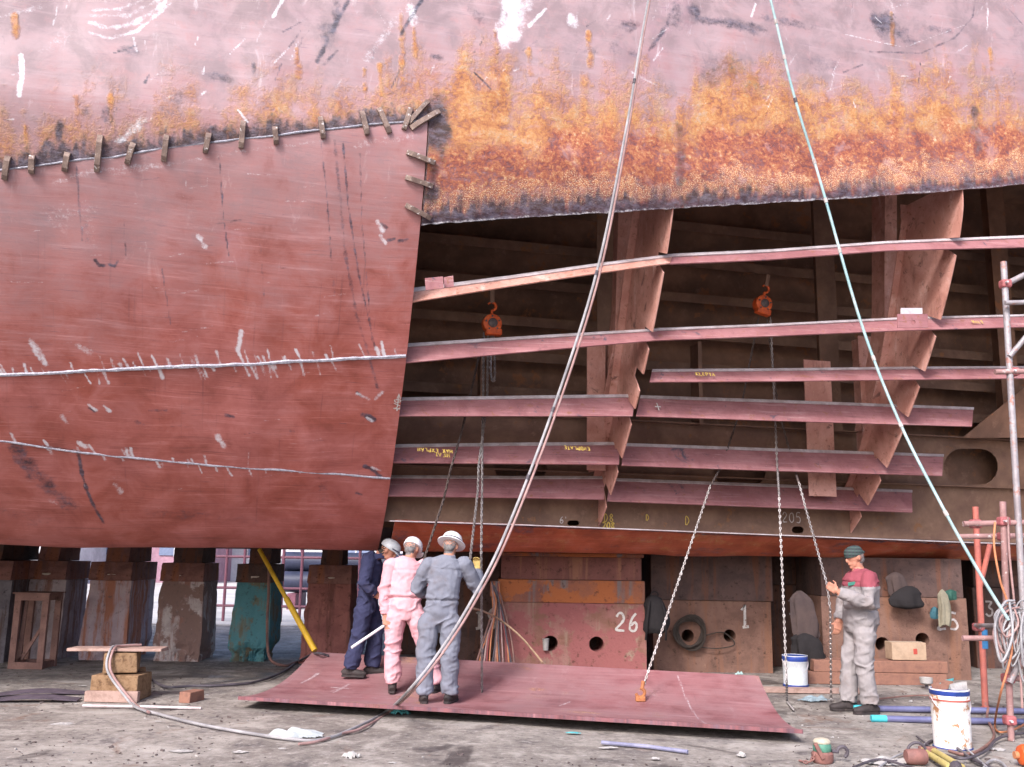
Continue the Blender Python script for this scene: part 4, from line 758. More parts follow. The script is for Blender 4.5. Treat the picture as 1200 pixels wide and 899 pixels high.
def person(label, base, J, mats, face, hat, height_scale=1.0, boots=True, seed=1, gloves=(), group=None):
    """J: joints in metres from the base point (x right, y away from the camera, z up)"""
    base = np.asarray(base, float); g = {k_: base + np.asarray(v, float) * height_scale for k_, v in J.items() if k_ not in ('grip', 'bulk', 'up')}
    T = thing('person', label, 'person', base, group); sc_ = height_scale
    src = []                                                     # (mesh builder, material slot)
    def piece(slot): m_ = MB(); src.append((m_, slot)); return m_
    cl, sk_, hr, al = 0, 1, 2, 3
    hipx = nrm(g['hipR'] - g['hipL']); shx = nrm(g['shR'] - g['shL']); pel = (g['hipR'] + g['hipL']) / 2; che = (g['shR'] + g['shL']) / 2
    sp = [pel - V(0, 0, .10), pel + V(0, 0, .02), pel * .72 + che * .28, pel * .45 + che * .55, pel * .2 + che * .8, che + V(0, 0, .0), che * .75 + g['neck'] * .25 + V(0, 0, .03)]
    Xs = [hipx, hipx, nrm(hipx * .7 + shx * .3), nrm(hipx * .4 + shx * .6), shx, shx, shx]; b_ = J.get('bulk', (1, 1))
    loft_rings(piece(cl), sp, Xs, [r * sc_ * b_[0] for r in (.15, .185, .168, .176, .188, .17, .10)], [r * sc_ * b_[1] for r in (.10, .125, .118, .125, .125, .095, .075)])
    m_ = piece(al); loft_rings(m_, [che * .9 + pel * .1, che + V(0, 0, .035), che * .6 + g['neck'] * .4 + V(0, 0, .02)], [shx] * 3, [.19 * sc_ * b_[0], .165 * sc_ * b_[0], .09], [.122 * sc_ * b_[1], .095 * sc_ * b_[1], .07])
    for sd_ in 'LR':
        m_ = piece(al); ellip(m_, g['sh' + sd_] + V(0, 0, -.01), (V(1, 0, 0), V(0, 1, 0), V(0, 0, 1)), (.078, .078, .08))
        sh, el, wr = g['sh' + sd_], g['el' + sd_], g['wr' + sd_]
        m_ = piece(cl); m_.tube([sh, sh * .6 + el * .4, el, el * .6 + wr * .4, wr * .92 + el * .08], [.082, .080, .074, .070, .054], 12)
        d = g['hd' + sd_] - wr; side = J['th' + sd_]; hand(piece(4 if sd_ in gloves else sk_), wr, d, np.asarray(side, float), J.get('grip', {}).get(sd_, .35))
        hp, kn, an = g['hip' + sd_], g['kn' + sd_], g['an' + sd_]
        m_ = piece(cl); m_.tube([hp * .55 + pel * .45 + V(0, 0, .05), hp * .75 + kn * .25 , hp * .4 + kn * .6, kn, kn * .6 + an * .4, kn * .2 + an * .8, an + V(0, 0, .015)], [.085, .118, .104, .092, .093, .088, .084], 14)
    nk, hd = g['neck'], g['head']; f = nrm(face); up = nrm(hd - nk) if np.linalg.norm(hd - nk) > 0 else ZV; up = nrm(np.asarray(J.get('up', up), float)); f = nrm(f - up * (f @ up)); sx = np.cross(f, up)
    m_ = piece(sk_); m_.tube([nk - V(0, 0, .06), nk, hd - up * .03], [.062, .056, .056], 10)
    m_ = piece(cl); m_.tube([nk - V(0, 0, .055), nk - V(0, 0, .0)], [.088, .07], 12)                              # collar
    m_ = piece(sk_); ellip(m_, hd + up * .015 - f * .005, (sx, f, up), (.076, .094, .105), 16, 12); ellip(m_, hd + f * .035 - up * .06, (sx, f, up), (.056, .052, .06)); ellip(m_, hd + f * .07 - up * .095, (sx, f, up), (.028, .024, .02))
    ellip(m_, hd + f * .098 - up * .018, (sx, nrm(f + up * .5), up), (.013, .018, .024)); ellip(m_, hd + f * .084 + up * .022, (sx, f, up), (.05, .016, .012)); ellip(m_, hd + f * .086 - up * .058, (sx, f, up), (.026, .014, .011))
    for e in (-1, 1): ellip(m_, hd + sx * e * .078 - f * .008 - up * .012, (sx, f, up), (.012, .020, .034)); 
    m_ = piece(hr); ellip(m_, hd - f * .03 + up * .01, (sx, f, up), (.081, .076, .088)); ellip(m_, hd - f * .05 - up * .045, (sx, f, up), (.062, .045, .045))
    # unite, remesh to one skin, fold the cloth
    allv, allf, tree = [], [], []
    for m_, slot in src:
        k0 = len(allv); allv += m_.v; allf += [tuple(i + k0 for i in q_) for q_ in m_.f]
        va = np.array(m_.v)
        for fc in m_.f: tree.append((va[list(fc)].mean(0), slot))
        for v_ in m_.v: tree.append((np.array(v_), slot))
    kd = KDTree(len(tree)); [kd.insert(Vector(p), i) for i, (p, s_) in enumerate(tree)]; kd.balance()
    me = bpy.data.meshes.new('tmp'); me.from_pydata([tuple(np.array(v_) - base) for v_ in allv], [], allf); bm = bmesh.new(); bm.from_mesh(me); bmesh.ops.recalc_face_normals(bm, faces=bm.faces); bm.to_mesh(me); bm.free()
    o = bpy.data.objects.new('tmp', me); COL.objects.link(o); md = o.modifiers.new('r', 'REMESH'); md.mode = 'VOXEL'; md.voxel_size = .0085
    sm = o.modifiers.new('s', 'SMOOTH'); sm.factor = .5; sm.iterations = 3
    dg = bpy.context.evaluated_depsgraph_get(); me2 = bpy.data.meshes.new_from_object(o.evaluated_get(dg)); bpy.data.objects.remove(o)
    nv = len(me2.vertices); co = np.empty(nv * 3, np.float32); me2.vertices.foreach_get('co', co); co = co.reshape(-1, 3).astype(float); no = np.empty(nv * 3, np.float32); me2.vertices.foreach_get('normal', no); no = no.reshape(-1, 3)
    slot = np.array([tree[kd.find(Vector(p + base))[1]][1] for p in co]); isc = (slot == cl) | (slot == al)
    slot = np.where(isc, np.where(co[:, 2] > (np.array(J['shL'])[2] - .10) * sc_, al, cl), slot)
    kn_ = [np.array(J[q_]) * sc_ for q_ in ('knL', 'knR', 'elL', 'elR', 'anL', 'anR', 'hipL', 'hipR')]; near = sum(np.exp(-np.sum((co - q_) ** 2, 1) / .018) for q_ in kn_)
    fold = (fbm(co[:, 0] * 6 + seed, co[:, 1] * 6, co[:, 2] * 11 + co[:, 0] * 7, 2, seed) - .5) * .028 * (.6 + near) + (1 - np.abs(2 * vn(co[:, 0] * 6 + seed, co[:, 1] * 6, co[:, 2] * 13 - co[:, 0] * 8, seed + 9) - 1) - .5) * .016 * (.45 + near)
    rg = 1 - np.abs(2 * fbm(co[:, 0] * 5 + co[:, 2] * 3.5 + seed, co[:, 1] * 5, co[:, 2] * 9 - co[:, 0] * 4, 2, seed + 21) - 1); fold = fold + (sst(.72, 1.0, rg) - .3) * .014 * (.5 + .8 * near)
    zw = np.array(J['hipL'])[2] + .14; xc = co[:, :2] - np.array([(J['hipL'][0] + J['hipR'][0] + J['shL'][0] + J['shR'][0]) / 4, (J['hipL'][1] + J['shL'][1]) / 2]); fold = fold - .016 * np.exp(-((co[:, 2] - zw) / .012) ** 2) * (np.hypot(*xc.T) < .24) + .008 * np.exp(-((co[:, 2] - zw - .03) / .02) ** 2) * (np.hypot(*xc.T) < .24)
    co += no * (fold * isc)[:, None]
    me2.vertices.foreach_set('co', co.astype(np.float32).ravel())
    for q_ in mats: me2.materials.append(q_)
    me2.polygons.foreach_set('use_smooth', np.ones(len(me2.polygons), bool))
    lv = np.empty(len(me2.loops), np.int32); me2.loops.foreach_get('vertex_index', lv); ls = np.empty(len(me2.polygons), np.int32); me2.polygons.foreach_get('loop_start', ls)
    me2.polygons.foreach_set('material_index', slot[lv[ls]].astype(np.int32)); me2.update(); me2.name = 'body'
    ob = bpy.data.objects.new('body', me2); link(ob, T); LOC[ob.name] = base
    for sd_ in 'LR':                                             # boots
        an = g['an' + sd_]; d = nrm(np.asarray(J['toe' + sd_], float)); s_ = np.cross(d, ZV); m_ = MB(); zb = an[2] - .085 * sc_
        loft_rings(m_, [an + ZV * .04, an - ZV * .01, an - ZV * .05 + d * .01], [s_] * 3, [.046, .048, .045], [.056, .06, .065], 12)
        loft_rings(m_, [V(an[0], an[1], zb + .035) - d * .085, V(an[0], an[1], zb + .05) - d * .06, V(an[0], an[1], zb + .055) + d * .02, V(an[0], an[1], zb + .043) + d * .10, V(an[0], an[1], zb + .036) + d * .165, V(an[0], an[1], zb + .032) + d * .195], [s_] * 6, [.03, .042, .043, .047, .043, .022], [.033, .048, .054, .040, .034, .022], 12)
        bo = m_.build('boot', BOOT, T, True); m_ = MB(); m_.poly([V(an[0], an[1], zb) + d * a - ZV * 0 + s_ * b for a, b in ((-.09, -.025), (-.06, -.042), (.05, -.04), (.12, -.048), (.18, -.04), (.2, 0), (.18, .04), (.12, .048), (.05, .04), (-.06, .042), (-.09, .025))], ZV * .022); m_.build('sole', BOOT, bo)
    top = hd + up * .03
    if hat == 'brim':
        h = MB(); h.lathe(top, [(.158, -.008), (.16, .0), (.135, .012), (.118, .022), (.115, .055), (.10, .088), (.07, .112), (.03, .124), (.005, .126)], 28, (sx, f, up), sx=.95, sy=1.08); ho = h.build('hard_hat', HATW, T, True); h = MB(); h.lathe(top, [(.1165, .024), (.1195, .026), (.119, .036), (.1155, .038)], 28, (sx, f, up), sx=.95, sy=1.08); h.build('hat_band', simple('hat_band_dark', (.05, .05, .07)), ho, True)
    elif hat == 'cap':
        h = MB(); h.lathe(top, [(.112, -.012), (.116, -.004), (.113, .03), (.10, .066), (.072, .092), (.03, .106), (.005, .108)], 26, (sx, f, up), sx=.92, sy=1.1); ho = h.build('hard_hat', HATG if 'navy' in label else HATW, T, True)
        h = MB(); br = [top + sx * .10 * math.sin(a) * .95 + f * (.09 + .085 * math.cos(a)) - up * (.006 + .012 * math.cos(a)) for a in np.linspace(-1.45, 1.45, 14)]; h.poly(br, -up * .007); h.build('peak', HATG if 'navy' in label else HATW, ho)
        h = MB(); h.tube([top + f * (.125) * math.cos(a) + sx * .105 * math.sin(a) + up * .012 for a in np.linspace(-1.2, 1.2, 9)], .008, 6); h.build('hat_band', simple('strap_dark', (.08, .08, .12)), ho, True)
    else:
        h = MB(); h.lathe(hd + up * .02 - f * .003, [(.094, -.01), (.099, 0), (.098, .03), (.09, .06), (.07, .085), (.035, .1), (.005, .104)], 24, (sx, f, up), sx=.9, sy=1.08); ho = h.build('bandana', BAND, T, True)
        h = MB(); ellip(h, hd - f * .105 + up * .02, (sx, f, up), (.03, .022, .02)); h.build('knot', BAND, ho, True)
    return T
def proj(p):
    p = np.asarray(p, float); q = p - V(0, 0, CAMZ); r_, u_, f_ = (np.array(x) for x in (_r, _u, _Fw)); z = q @ f_
    return np.stack([600 + FPX * (q @ r_) / z, 449.5 - FPX * (q @ u_) / z], -1)
def on_plate(px, py):
    d = np.hypot(*(proj(P) - np.array([px, py])).T); return P[int(np.argmin(d))].copy()

b3 = on_plate(512, 824)
G3 = person('worker in grey blue overalls and full-brim white hard hat, seen from behind', b3, dict(
    hipL=(-.10, 0, .90), hipR=(.11, 0, .90), knL=(-.125, -.03, .50), knR=(.125, -.02, .50), anL=(-.135, -.02, .09), anR=(.125, .01, .09), shL=(-.125, .03, 1.42), shR=(.245, .03, 1.43), neck=(.075, .05, 1.50), head=(.095, .10, 1.605),
    elL=(-.255, .10, 1.14), wrL=(-.13, .32, 1.08), hdL=(-.05, .40, 1.10), elR=(.385, .14, 1.16), wrR=(.375, .30, 1.36), hdR=(.365, .34, 1.46), thL=(0, 0, 1), thR=(-1, 0, 0), toeL=(-.15, 1, 0), toeR=(.3, 1, 0), grip={'L': .4, 'R': .55}),
    [GREY, SKIN, HAIR, GREY, GLOVE], (.25, 1, -.45), 'brim', 1.0, seed=3, gloves='R', group='workers at the plate')
b2 = on_plate(484, 812)
G2 = person('worker in faded pink overalls holding a white stick, seen from behind', b2, dict(
    hipL=(-.215, 0, .88), hipR=(-.015, 0, .88), knL=(-.245, -.02, .48), knR=(.13, .04, .47), anL=(-.225, -.03, .09), anR=(.25, .02, .09), shL=(-.29, .02, 1.38), shR=(.065, .08, 1.38), neck=(-.10, .07, 1.45), head=(-.075, .14, 1.55),
    elL=(-.355, .03, 1.08), wrL=(-.335, -.02, .81), hdL=(-.325, -.05, .71), elR=(.13, .22, 1.12), wrR=(.05, .42, 1.05), hdR=(0, .5, 1.03), thL=(.3, 1, 0), thR=(0, 0, 1), toeL=(-.1, 1, 0), toeR=(.5, 1, 0), grip={'L': .6, 'R': .4}),
    [PINK, SKIN, HAIR, PINK], (.45, 1, -.5), 'cap', 1.0, seed=5, group='workers at the plate')
b1 = on_plate(421, 793)
G1 = person('worker in navy overalls with bowed head and pale helmet, seen from the side', b1, dict(
    hipL=(.07, .10, .86), hipR=(.06, -.09, .86), knR=(-.01, -.10, .47), anR=(-.10, -.10, .09), knL=(.16, .1, .47), anL=(.13, .1, .09), shR=(.075, -.17, 1.35), shL=(.105, .17, 1.35), neck=(.18, 0, 1.42), head=(.295, 0, 1.465), up=(.5, 0, .86),
    elR=(.05, -.25, 1.07), wrR=(.19, -.20, .94), hdR=(.27, -.16, .94), elL=(.18, .24, 1.08), wrL=(.28, .1, 1.02), hdL=(.35, .06, 1.02), thL=(0, 0, 1), thR=(0, 0, 1), toeL=(1, .1, 0), toeR=(1, -.1, 0), grip={'L': .5, 'R': .5}),
    [NAVY, SKIN, HAIRD, NAVY], (1, -.12, -.55), 'cap', 1.0, seed=8, group='workers at the plate')
b4 = gnd(1006, 835)
G4 = person('man in light grey overalls with red shoulders and checked bandana, pulling a chain', b4, dict(
    hipL=(.07, -.10, .93), hipR=(.07, .10, .93), knL=(.05, -.11, .50), anL=(.09, -.11, .09), knR=(-.035, .09, .50), anR=(-.075, .09, .09), shL=(.11, -.20, 1.42), shR=(.08, .17, 1.42), neck=(.08, 0, 1.50), head=(.04, 0, 1.625),
    elL=(.05, -.30, 1.15), wrL=(-.265, -.27, 1.27), hdL=(-.355, -.25, 1.33), elR=(-.01, .22, 1.14), wrR=(-.12, .14, .93), hdR=(-.15, .10, .83), thL=(-.3, 0, 1), thR=(-1, 0, .2), toeL=(-1, -.15, 0), toeR=(-1, 0, 0), bulk=(1.12, 1.52), grip={'L': .7, 'R': .35}),
    [LGREY, SKIN, HAIR, REDC], (-1, -.10, .03), 'bandana', 1.0, seed=11)
# collar badge and belt trim of the man with the chain
mb = MB(); a = b4 + V(-.045, -.145, 1.345); mb.box(a, (.10, .02, .035), (nrm((1, -.4, .2)), nrm((.4, 1, 0)), ZV)); mb.build('green_trim', simple('green_trim', (.06, .26, .2)), G4)
HANDL2 = b2 + V(-.328, -.045, .72)
mb = MB(); mb.tube([atY(412, 759, HANDL2[1] - .25), HANDL2 + V(.0, 0, 0), HANDL2 + (HANDL2 - atY(412, 759, HANDL2[1] - .25)) * .35], [.016] * 3, 8); tag(mb.build('stick', simple('white_stick', (.75, .73, .74), (.66, .64, .66)), smooth=True), 'thin white stick held low by the pink worker', 'stick')

# ------------------------------------------------------------------ chains, hoists, cables
def chain_mb(path, mb=None, pitch=.045, wd=.036, r=.0075):
    mb = mb or MB(); path = np.asarray(path, float); l = np.concatenate([[0], np.cumsum(np.linalg.norm(np.diff(path, axis=0), axis=1))]); n = max(2, int(l[-1] / (pitch * .78)))
    for i in range(n):
        a = np.array([np.interp((i + .5) / n * l[-1], l, path[:, j]) for j in range(3)]); b = np.array([np.interp(min((i + .9) / n, 1) * l[-1], l, path[:, j]) for j in range(3)]); t = nrm(b - a) if np.linalg.norm(b - a) > 1e-6 else V(0, 0, -1)
        x = np.cross(t, V(0, 1, 0) if abs(t[1]) < .9 else V(1, 0, 0)); x = nrm(x); y = np.cross(t, x); sd_ = nrm(x + y * .6) if i % 2 else nrm(y - x * .6); ot = np.cross(t, sd_); vv = []; fs = []; N, K = 8, 4
        for j in range(N):
            q = 2 * math.pi * j / N; c_ = a + t * math.cos(q) * (pitch / 2 - r) * 1.15 + sd_ * math.sin(q) * (wd / 2 - r); rd = nrm(t * math.cos(q) + sd_ * math.sin(q))
            for k_ in range(K): z = 2 * math.pi * k_ / K + .78; vv.append(c_ + r * (math.cos(z) * rd + math.sin(z) * ot))
        for j in range(N):
            for k_ in range(K): fs.append((j * K + k_, j * K + (k_ + 1) % K, ((j + 1) % N) * K + (k_ + 1) % K, ((j + 1) % N) * K + k_))
        mb.add(vv, fs)
    return mb
def hookpts(c_, r, up=V(0, 0, 1), sx=V(1, 0, 0), a0=100, a1=-170): return [c_ + sx * r * math.cos(R(a)) + up * r * math.sin(R(a)) for a in np.linspace(a0, a1, 14)]
def hoist(label, px, py, u, chains, tilt=0, k=.82):
    c_ = at_u(px, py, u); T = thing('chain_hoist', label, 'chain hoist', c_ - V(0, 0, .15), 'orange chain hoists in the tank'); X = nrm(LV + ZV * tilt); Z = nrm(ZV - LV * tilt); Yv = np.cross(Z, X)
    mb = MB(); mb.lathe(c_ - Yv * .09 * k, [(r_ * k, z_ * k) for r_, z_ in ((.10, 0), (.135, .015), (.14, .05), (.14, .13), (.13, .16), (.09, .175))], 20, (X, Z, Yv)); bo = mb.build('hoist_body', ORANGE, T, True)
    mb = MB(); mb.lathe(c_ - Yv * .115 * k, [(.05 * k, 0), (.07 * k, .01), (.07 * k, .04)], 14, (X, Z, Yv)); mb.build('hub', CHAIND, bo, True)
    for q in range(5): mb = MB(); an_ = q * 1.257 + .4; mb.lathe(c_ - Yv * .098 * k + X * .10 * k * math.cos(an_) + Z * .10 * k * math.sin(an_), [(.012, 0), (.012, .02)], 6, (X, Z, Yv)); mb.build('bolt', CHAIND, bo)
    mb = MB(); mb.box(c_ - Yv * .02 - Z * .12 * k + X * .02, (.24 * k, .13 * k, .10 * k), (X, Yv, Z)); mb.build('guard', ORANGE, bo, bevel=.02)
    h = c_ + Z * .19 * k; mb = MB(); mb.tube([c_ + Z * .11 * k, h] + hookpts(h + Z * .06, .05, Z, X, -90, 150), [.018, .018] + [.016] * 10 + [.011] * 4, 8); mb.build('hook', ORANGE, T, True)
    mb = MB(); mb.box(h + Z * .18, (.05, .03, .16), (X, Yv, Z)); mb.build('eye_plate', INNER2, T)
    for nm, pth, mt in chains: chain_mb(pth).build(nm, mt, T, True, fix=False)
    return T
iu = 1.75
HP1, HP2 = at_u(576, 380, iu), at_u(893, 357, iu)
def mixp(pts): return np.array([np.asarray(p, float) for p in pts])
pl = on_plate(565, 812)
hoist('orange chain hoist hanging behind the bent stringer', 576, 380, iu, [
    ('load_chain', mixp([at_u(567, 390, iu), at_u(566, 470, 1.8), at_u(565, 545, 1.75), atY(565, 575, 10.6), atY(564, 650, 10.4), pl]), CHAINM),
    ('hand_chain', mixp([at_u(572, 390, iu), at_u(571, 470, 1.8), at_u(561, 545, 1.75), atY(560, 575, 10.5), atY(551, 655, 9.62)]), CHAINM),
    ('slack_chain', spline(mixp([at_u(578, 390, iu), at_u(580, 435, iu - .05), at_u(578, 447, iu - .06), at_u(575, 435, iu - .05), at_u(576, 392, iu)])), CHAINM),
    ('hand_chain', mixp([at_u(566, 395, iu), at_u(553, 455, 1.8), at_u(540, 510, 1.75), at_u(528, 550, 1.72), atY(520, 585, 10.7), atY(493, 668, 10.2)]), CHAIND)])
hk = on_plate(752, 822) + V(0, 0, .04)
mand = b4 + V(-.345, -.222, 1.325)
hoist('orange chain hoist hanging by the far web frame', 893, 357, iu, [
    ('upper_chain', mixp([at_u(889, 372, iu), at_u(868, 480, 2.0), at_u(846, 545, 1.95), atY(833, 569, 11.3)]), CHAIND), ('load_chain', mixp([atY(833, 568, 11.3), hk + V(.02, .02, .12)]), CHAINM),
    ('hand_chain', mixp([at_u(903, 372, iu), at_u(908, 480, 1.85), at_u(911, 550, 1.8), atY(913, 580, 11.0), atY(922, 800, 10.55), gnd(922, 822, .02), gnd(930, 832, .02)]), CHAINM),
    ('upper_chain', mixp([at_u(899, 375, iu), at_u(912, 480, 2.0), at_u(933, 556, 1.95), atY(936, 566, 11.2)]), CHAIND), ('hand_chain', mixp([atY(936, 564, 11.2), atY(944, 595, 11.0), mand, mand + V(.02, 0, -.25), gnd(974, 824, .02)]), CHAINM)], -.25)
T = thing('lifting_hook', 'small rusty orange lifting hook clamped to the lying plate', 'hook', hk - V(0, 0, .04)); RUSTO = simple('rusty_hook', (.42, .17, .06), (.3, .11, .05), 20, .7)
mb = MB(); mb.tube([hk + V(.015, .02, .16), hk + V(.0, 0, .09)] + hookpts(hk + V(-.02, 0, .045), .045, a0=80, a1=-170), [.02, .02] + [.017] * 14, 8); mb.build('hook', RUSTO, T, True); mb = MB(); mb.box(hk + V(-.02, 0, -.015), (.10, .07, .05)); mb.build('clamp', RUSTO, T, bevel=.008)

HOSEG = simple('pale_grey_hose', (.38, .37, .38), (.24, .23, .24), 5, .45); HOSEP = simple('pale_pink_hose', (.42, .27, .25), (.28, .16, .15), 5, .5); HOSED = simple('dark_hose', (.10, .085, .10), (.06, .05, .06), 9, .5); HOSET = simple('teal_cable', (.20, .36, .37), (.42, .50, .50), 2.5, .4); HOSEO = simple('orange_hose', (.55, .22, .10), (.42, .16, .08), 9, .6); HOSEB = simple('brown_hose', (.28, .15, .12), (.18, .10, .09), 9, .6)
def cable(name, label, cat, pts, r, mat, n=14, group=None, nt=8, ties=()):
    pp = spline(pts, n); mb = MB(); mb.tube(pp, r, nt); o = mb.build(name, mat, smooth=True)
    if ties:
        for q in ties:
            d = np.hypot(*(proj(pp) - np.array(q)).T); i = min(int(np.argmin(d)), len(pp) - 2); dd = nrm(pp[i + 1] - pp[i]); mb = MB(); mb.tube([pp[i] - dd * .025, pp[i] + dd * .025], r * 1.35, 8); mb.build('tie', HOSED if q[1] % 2 else CHALK, o, True)
    return tag(o, label, cat, group)
for k_, (dx, mt, lb) in enumerate([(0, HOSEG, 'pale grey hose hung from the deck and trailing over the ground'), (5, HOSEP, 'pinkish hose hung beside the pale grey hose')]):
    up_ = atY(760 + dx * .3, 0, 8.75); up2 = up_ + (up_ - atY(748 + dx * .3, 60, 8.78)) * 6
    g_ = [(455, 832), (420, 851), (380, 866), (340, 866), (250, 852), (190, 838), (160, 828), (150, 815)] if k_ == 0 else [(458, 833), (425, 853), (400, 860), (372, 869), (350, 872)]
    cable('hose', lb, 'hose', [up2, up_, atY(734 + dx * .5, 150, 8.85), atY(699 + dx * .8, 320, 9.0), atY(648 + dx, 480, 9.05), atY(590 + dx, 630, 8.95), atY(548 + dx, 712, 8.9), atY(512 + dx, 768, 8.85), atY(480 + dx, 808, 8.78)] + [gnd(x, y, .025) for x, y in g_], (.014 if k_ == 0 else .012), mt, group='hoses hung from the deck', ties=[(745, 97), (700, 321), (648, 481), (618, 561)] if k_ == 0 else ())
up_ = atY(903, 0, 9.3); up2 = up_ + (up_ - atY(918, 60, 9.3)) * 5
cable('air_line', 'taut teal and white line from the deck to the scaffold', 'cable', [up2, up_, atY(930, 110, 9.35), atY(962, 215, 9.4), atY(1008, 375, 9.3), atY(1052, 490, 9.1), atY(1105, 595, 8.8), atY(1150, 675, 8.6), atY(1182, 727, 8.5)], .0145, HOSET, ties=[(907, 24), (916, 68), (930, 115), (951, 190), (965, 240), (985, 300), (1024, 420), (1056, 500), (1110, 604)])

# ------------------------------------------------------------------ things on the left part of the floor
WOOD = bands('block_wood', [(.32, (.08, .045, .025)), (.43, (.18, .105, .055)), (.54, (.27, .17, .095)), (.66, (.14, .08, .045))], 12, .85); WOODP = bands('pale_plank', [(.34, (.22, .14, .11)), (.5, (.38, .26, .22)), (.64, (.28, .18, .15))], 4, .85); WOODR = bands('red_timber', [(.3, (.12, .06, .05)), (.5, (.26, .13, .09)), (.7, (.18, .09, .07))], 5, .85)
RUSTF = simple('trestle_steel', (.30, .17, .14), (.22, .12, .10), 5, .8, 0, .4, (.13, .07, .055), .58)
# steel trestle
f0 = gnd(17, 784); Yt = f0[1]; x0, x1 = xw(16, Yt), xw(56, Yt); ztop = .98
T = thing('steel_trestle', 'rusty steel trestle frame with diagonal braces beside the dock blocks', 'trestle', ((x0 + x1) / 2, Yt + .2, 0)); wd = .085
for yy in (Yt, Yt + .36):
    for xx_ in (x0 + wd / 2, x1 - wd / 2): mb = MB(); mb.box((xx_ + .03 * (1 if xx_ < 0 else 0), yy, ztop / 2), (wd, .05, ztop - .18)); mb.build('leg', RUSTF, T, bevel=.004)
    mb = MB(); mb.box(((x0 + x1) / 2 + .03, yy, ztop - .045), (x1 - x0 + .004, .052, .09)); mb.build('rail', RUSTF, T, bevel=.004)
    mb = MB(); mb.box(((x0 + x1) / 2 + .03, yy, .045), (x1 - x0 + .004, .052, .09)); mb.build('rail', RUSTF, T, bevel=.004)
for sx_ in (x0 + .07, x1 - .01):
    for zt_ in (ztop - .045, .045): mb = MB(); mb.box((sx_, Yt + .18, zt_), (.06, .30, .085)); mb.build('rail', RUSTF, T, bevel=.004)
mb = MB(); mb.box(((x0 + x1) / 2 + .03, Yt + .18, ztop + .008), (x1 - x0 + .05, .45, .015)); mb.build('top_plate', RUSTF, T)
for a0, a1 in (((x0 + .13, ztop - .1), (x0 + .1, .1)), ((x1 - .05, ztop * .62), (x0 + .12, .1))):
    mb = MB(); d = nrm(V(a1[0] - a0[0], 0, a1[1] - a0[1])); mb.poly([V(a0[0] - .02, Yt + .1, a0[1]), V(a0[0] + .02, Yt + .1, a0[1]), V(a1[0] + .03, Yt + .1, a1[1]), V(a1[0] - .03, Yt + .1, a1[1])], V(0, .02, 0)); mb.build('brace', RUSTF, T)
# timber stack with a plank
def bx(px0, px1, py0, py1, base=None, dep=.3, z0=0.0, yaw=0.0, Y=None):
    Y = Y or gnd((px0 + px1) / 2, base or py1, z0)[1]; a, b = atY(px0, py1, Y), atY(px1, py0, Y); h = b[2] - a[2]; c_ = V((a[0] + b[0]) / 2, Y + dep / 2, z0 + h / 2); ax = (V(math.cos(yaw), math.sin(yaw), 0), V(-math.sin(yaw), math.cos(yaw), 0), ZV)
    return c_, (b[0] - a[0], dep, h), ax
c1, s1, ax1 = bx(104, 162, 793, 822, dep=.42); mb = MB(); mb.box(V(c1[0], c1[1], s1[2] / 2), (s1[0], s1[1], s1[2]), ax1, jit=.006); tag(mb.build('timber_block', WOOD, bevel=.01), 'lower wooden block of the small stack carrying the plank', 'wood block', 'stacked wooden blocks')
mb = MB(); mb.box((c1[0] + .01, c1[1] - .255, .055), (s1[0] + .06, .07, .11), jit=.004); tag(mb.build('timber_board', WOODP, bevel=.006), 'pale board leaning on edge against the lower wooden block', 'board')
zb1 = s1[2] + .014; c2, s2, ax2 = bx(115, 157, 768, 793, dep=.30, Y=c1[1] - .15, yaw=.25); mb = MB(); mb.box(V(c2[0], c2[1], zb1 + .11), (s2[0] * .95, .30, .21), ax2, jit=.008); tag(mb.build('timber_block', WOOD, bevel=.01), 'upper wooden block tilted on the stack under the plank', 'wood block', 'stacked wooden blocks')
zp = zb1 + .235; mb = MB(); a, b = atY(79, 765, c1[1] - .1), atY(190, 767, c1[1] - .05); mb.box(((a[0] + b[0]) / 2, c1[1], zp + .01), (b[0] - a[0], .26, .032), (nrm((1, .04, 0)), nrm((-.04, 1, 0)), ZV), jit=.006); PLK = mb.build('plank', WOODP, bevel=.004); tag(PLK, 'thin pale plank balanced across the wooden blocks', 'plank')
mb = MB(); a, b = gnd(170, 816), gnd(163, 815) + V(-.02, .06, .30); mb.box((a + b) / 2, (.075, .06, .32), (nrm((1, .2, .1)), nrm((-.2, 1, .1)), nrm(b - a)), jit=.004); tag(mb.build('wedge', WOOD, bevel=.005), 'small wooden wedge leaning against the block stack', 'wedge')
c1b, s1b, _a = bx(209, 232, 807, 824, dep=.24); mb = MB(); mb.box(V(c1b[0], c1b[1], .055), (.13, .26, .11), (nrm((1, -.25, 0)), nrm((.3, 1, 0)), ZV), jit=.004); tag(mb.build('timber_offcut', WOODR, bevel=.008), 'short reddish timber offcut lying alone on the floor', 'offcut')
gp = lambda *l: [gnd(x, y, .02) for x, y in l]
mb = MB(); mb.tube(gp((97, 827), (165, 828), (236, 830)), .014, 8); tag(mb.build('steel_rod', STEELEDGE, smooth=True), 'straight pale steel rod lying before the wooden blocks', 'rod')
mb = MB(); mb.tube(gp((705, 870), (760, 875), (806, 881)), .016, 8); tag(mb.build('steel_rod', simple('blue_rod', (.28, .28, .40), (.2, .2, .3)), smooth=True), 'bluish steel rod lying in front of the big plate', 'rod')
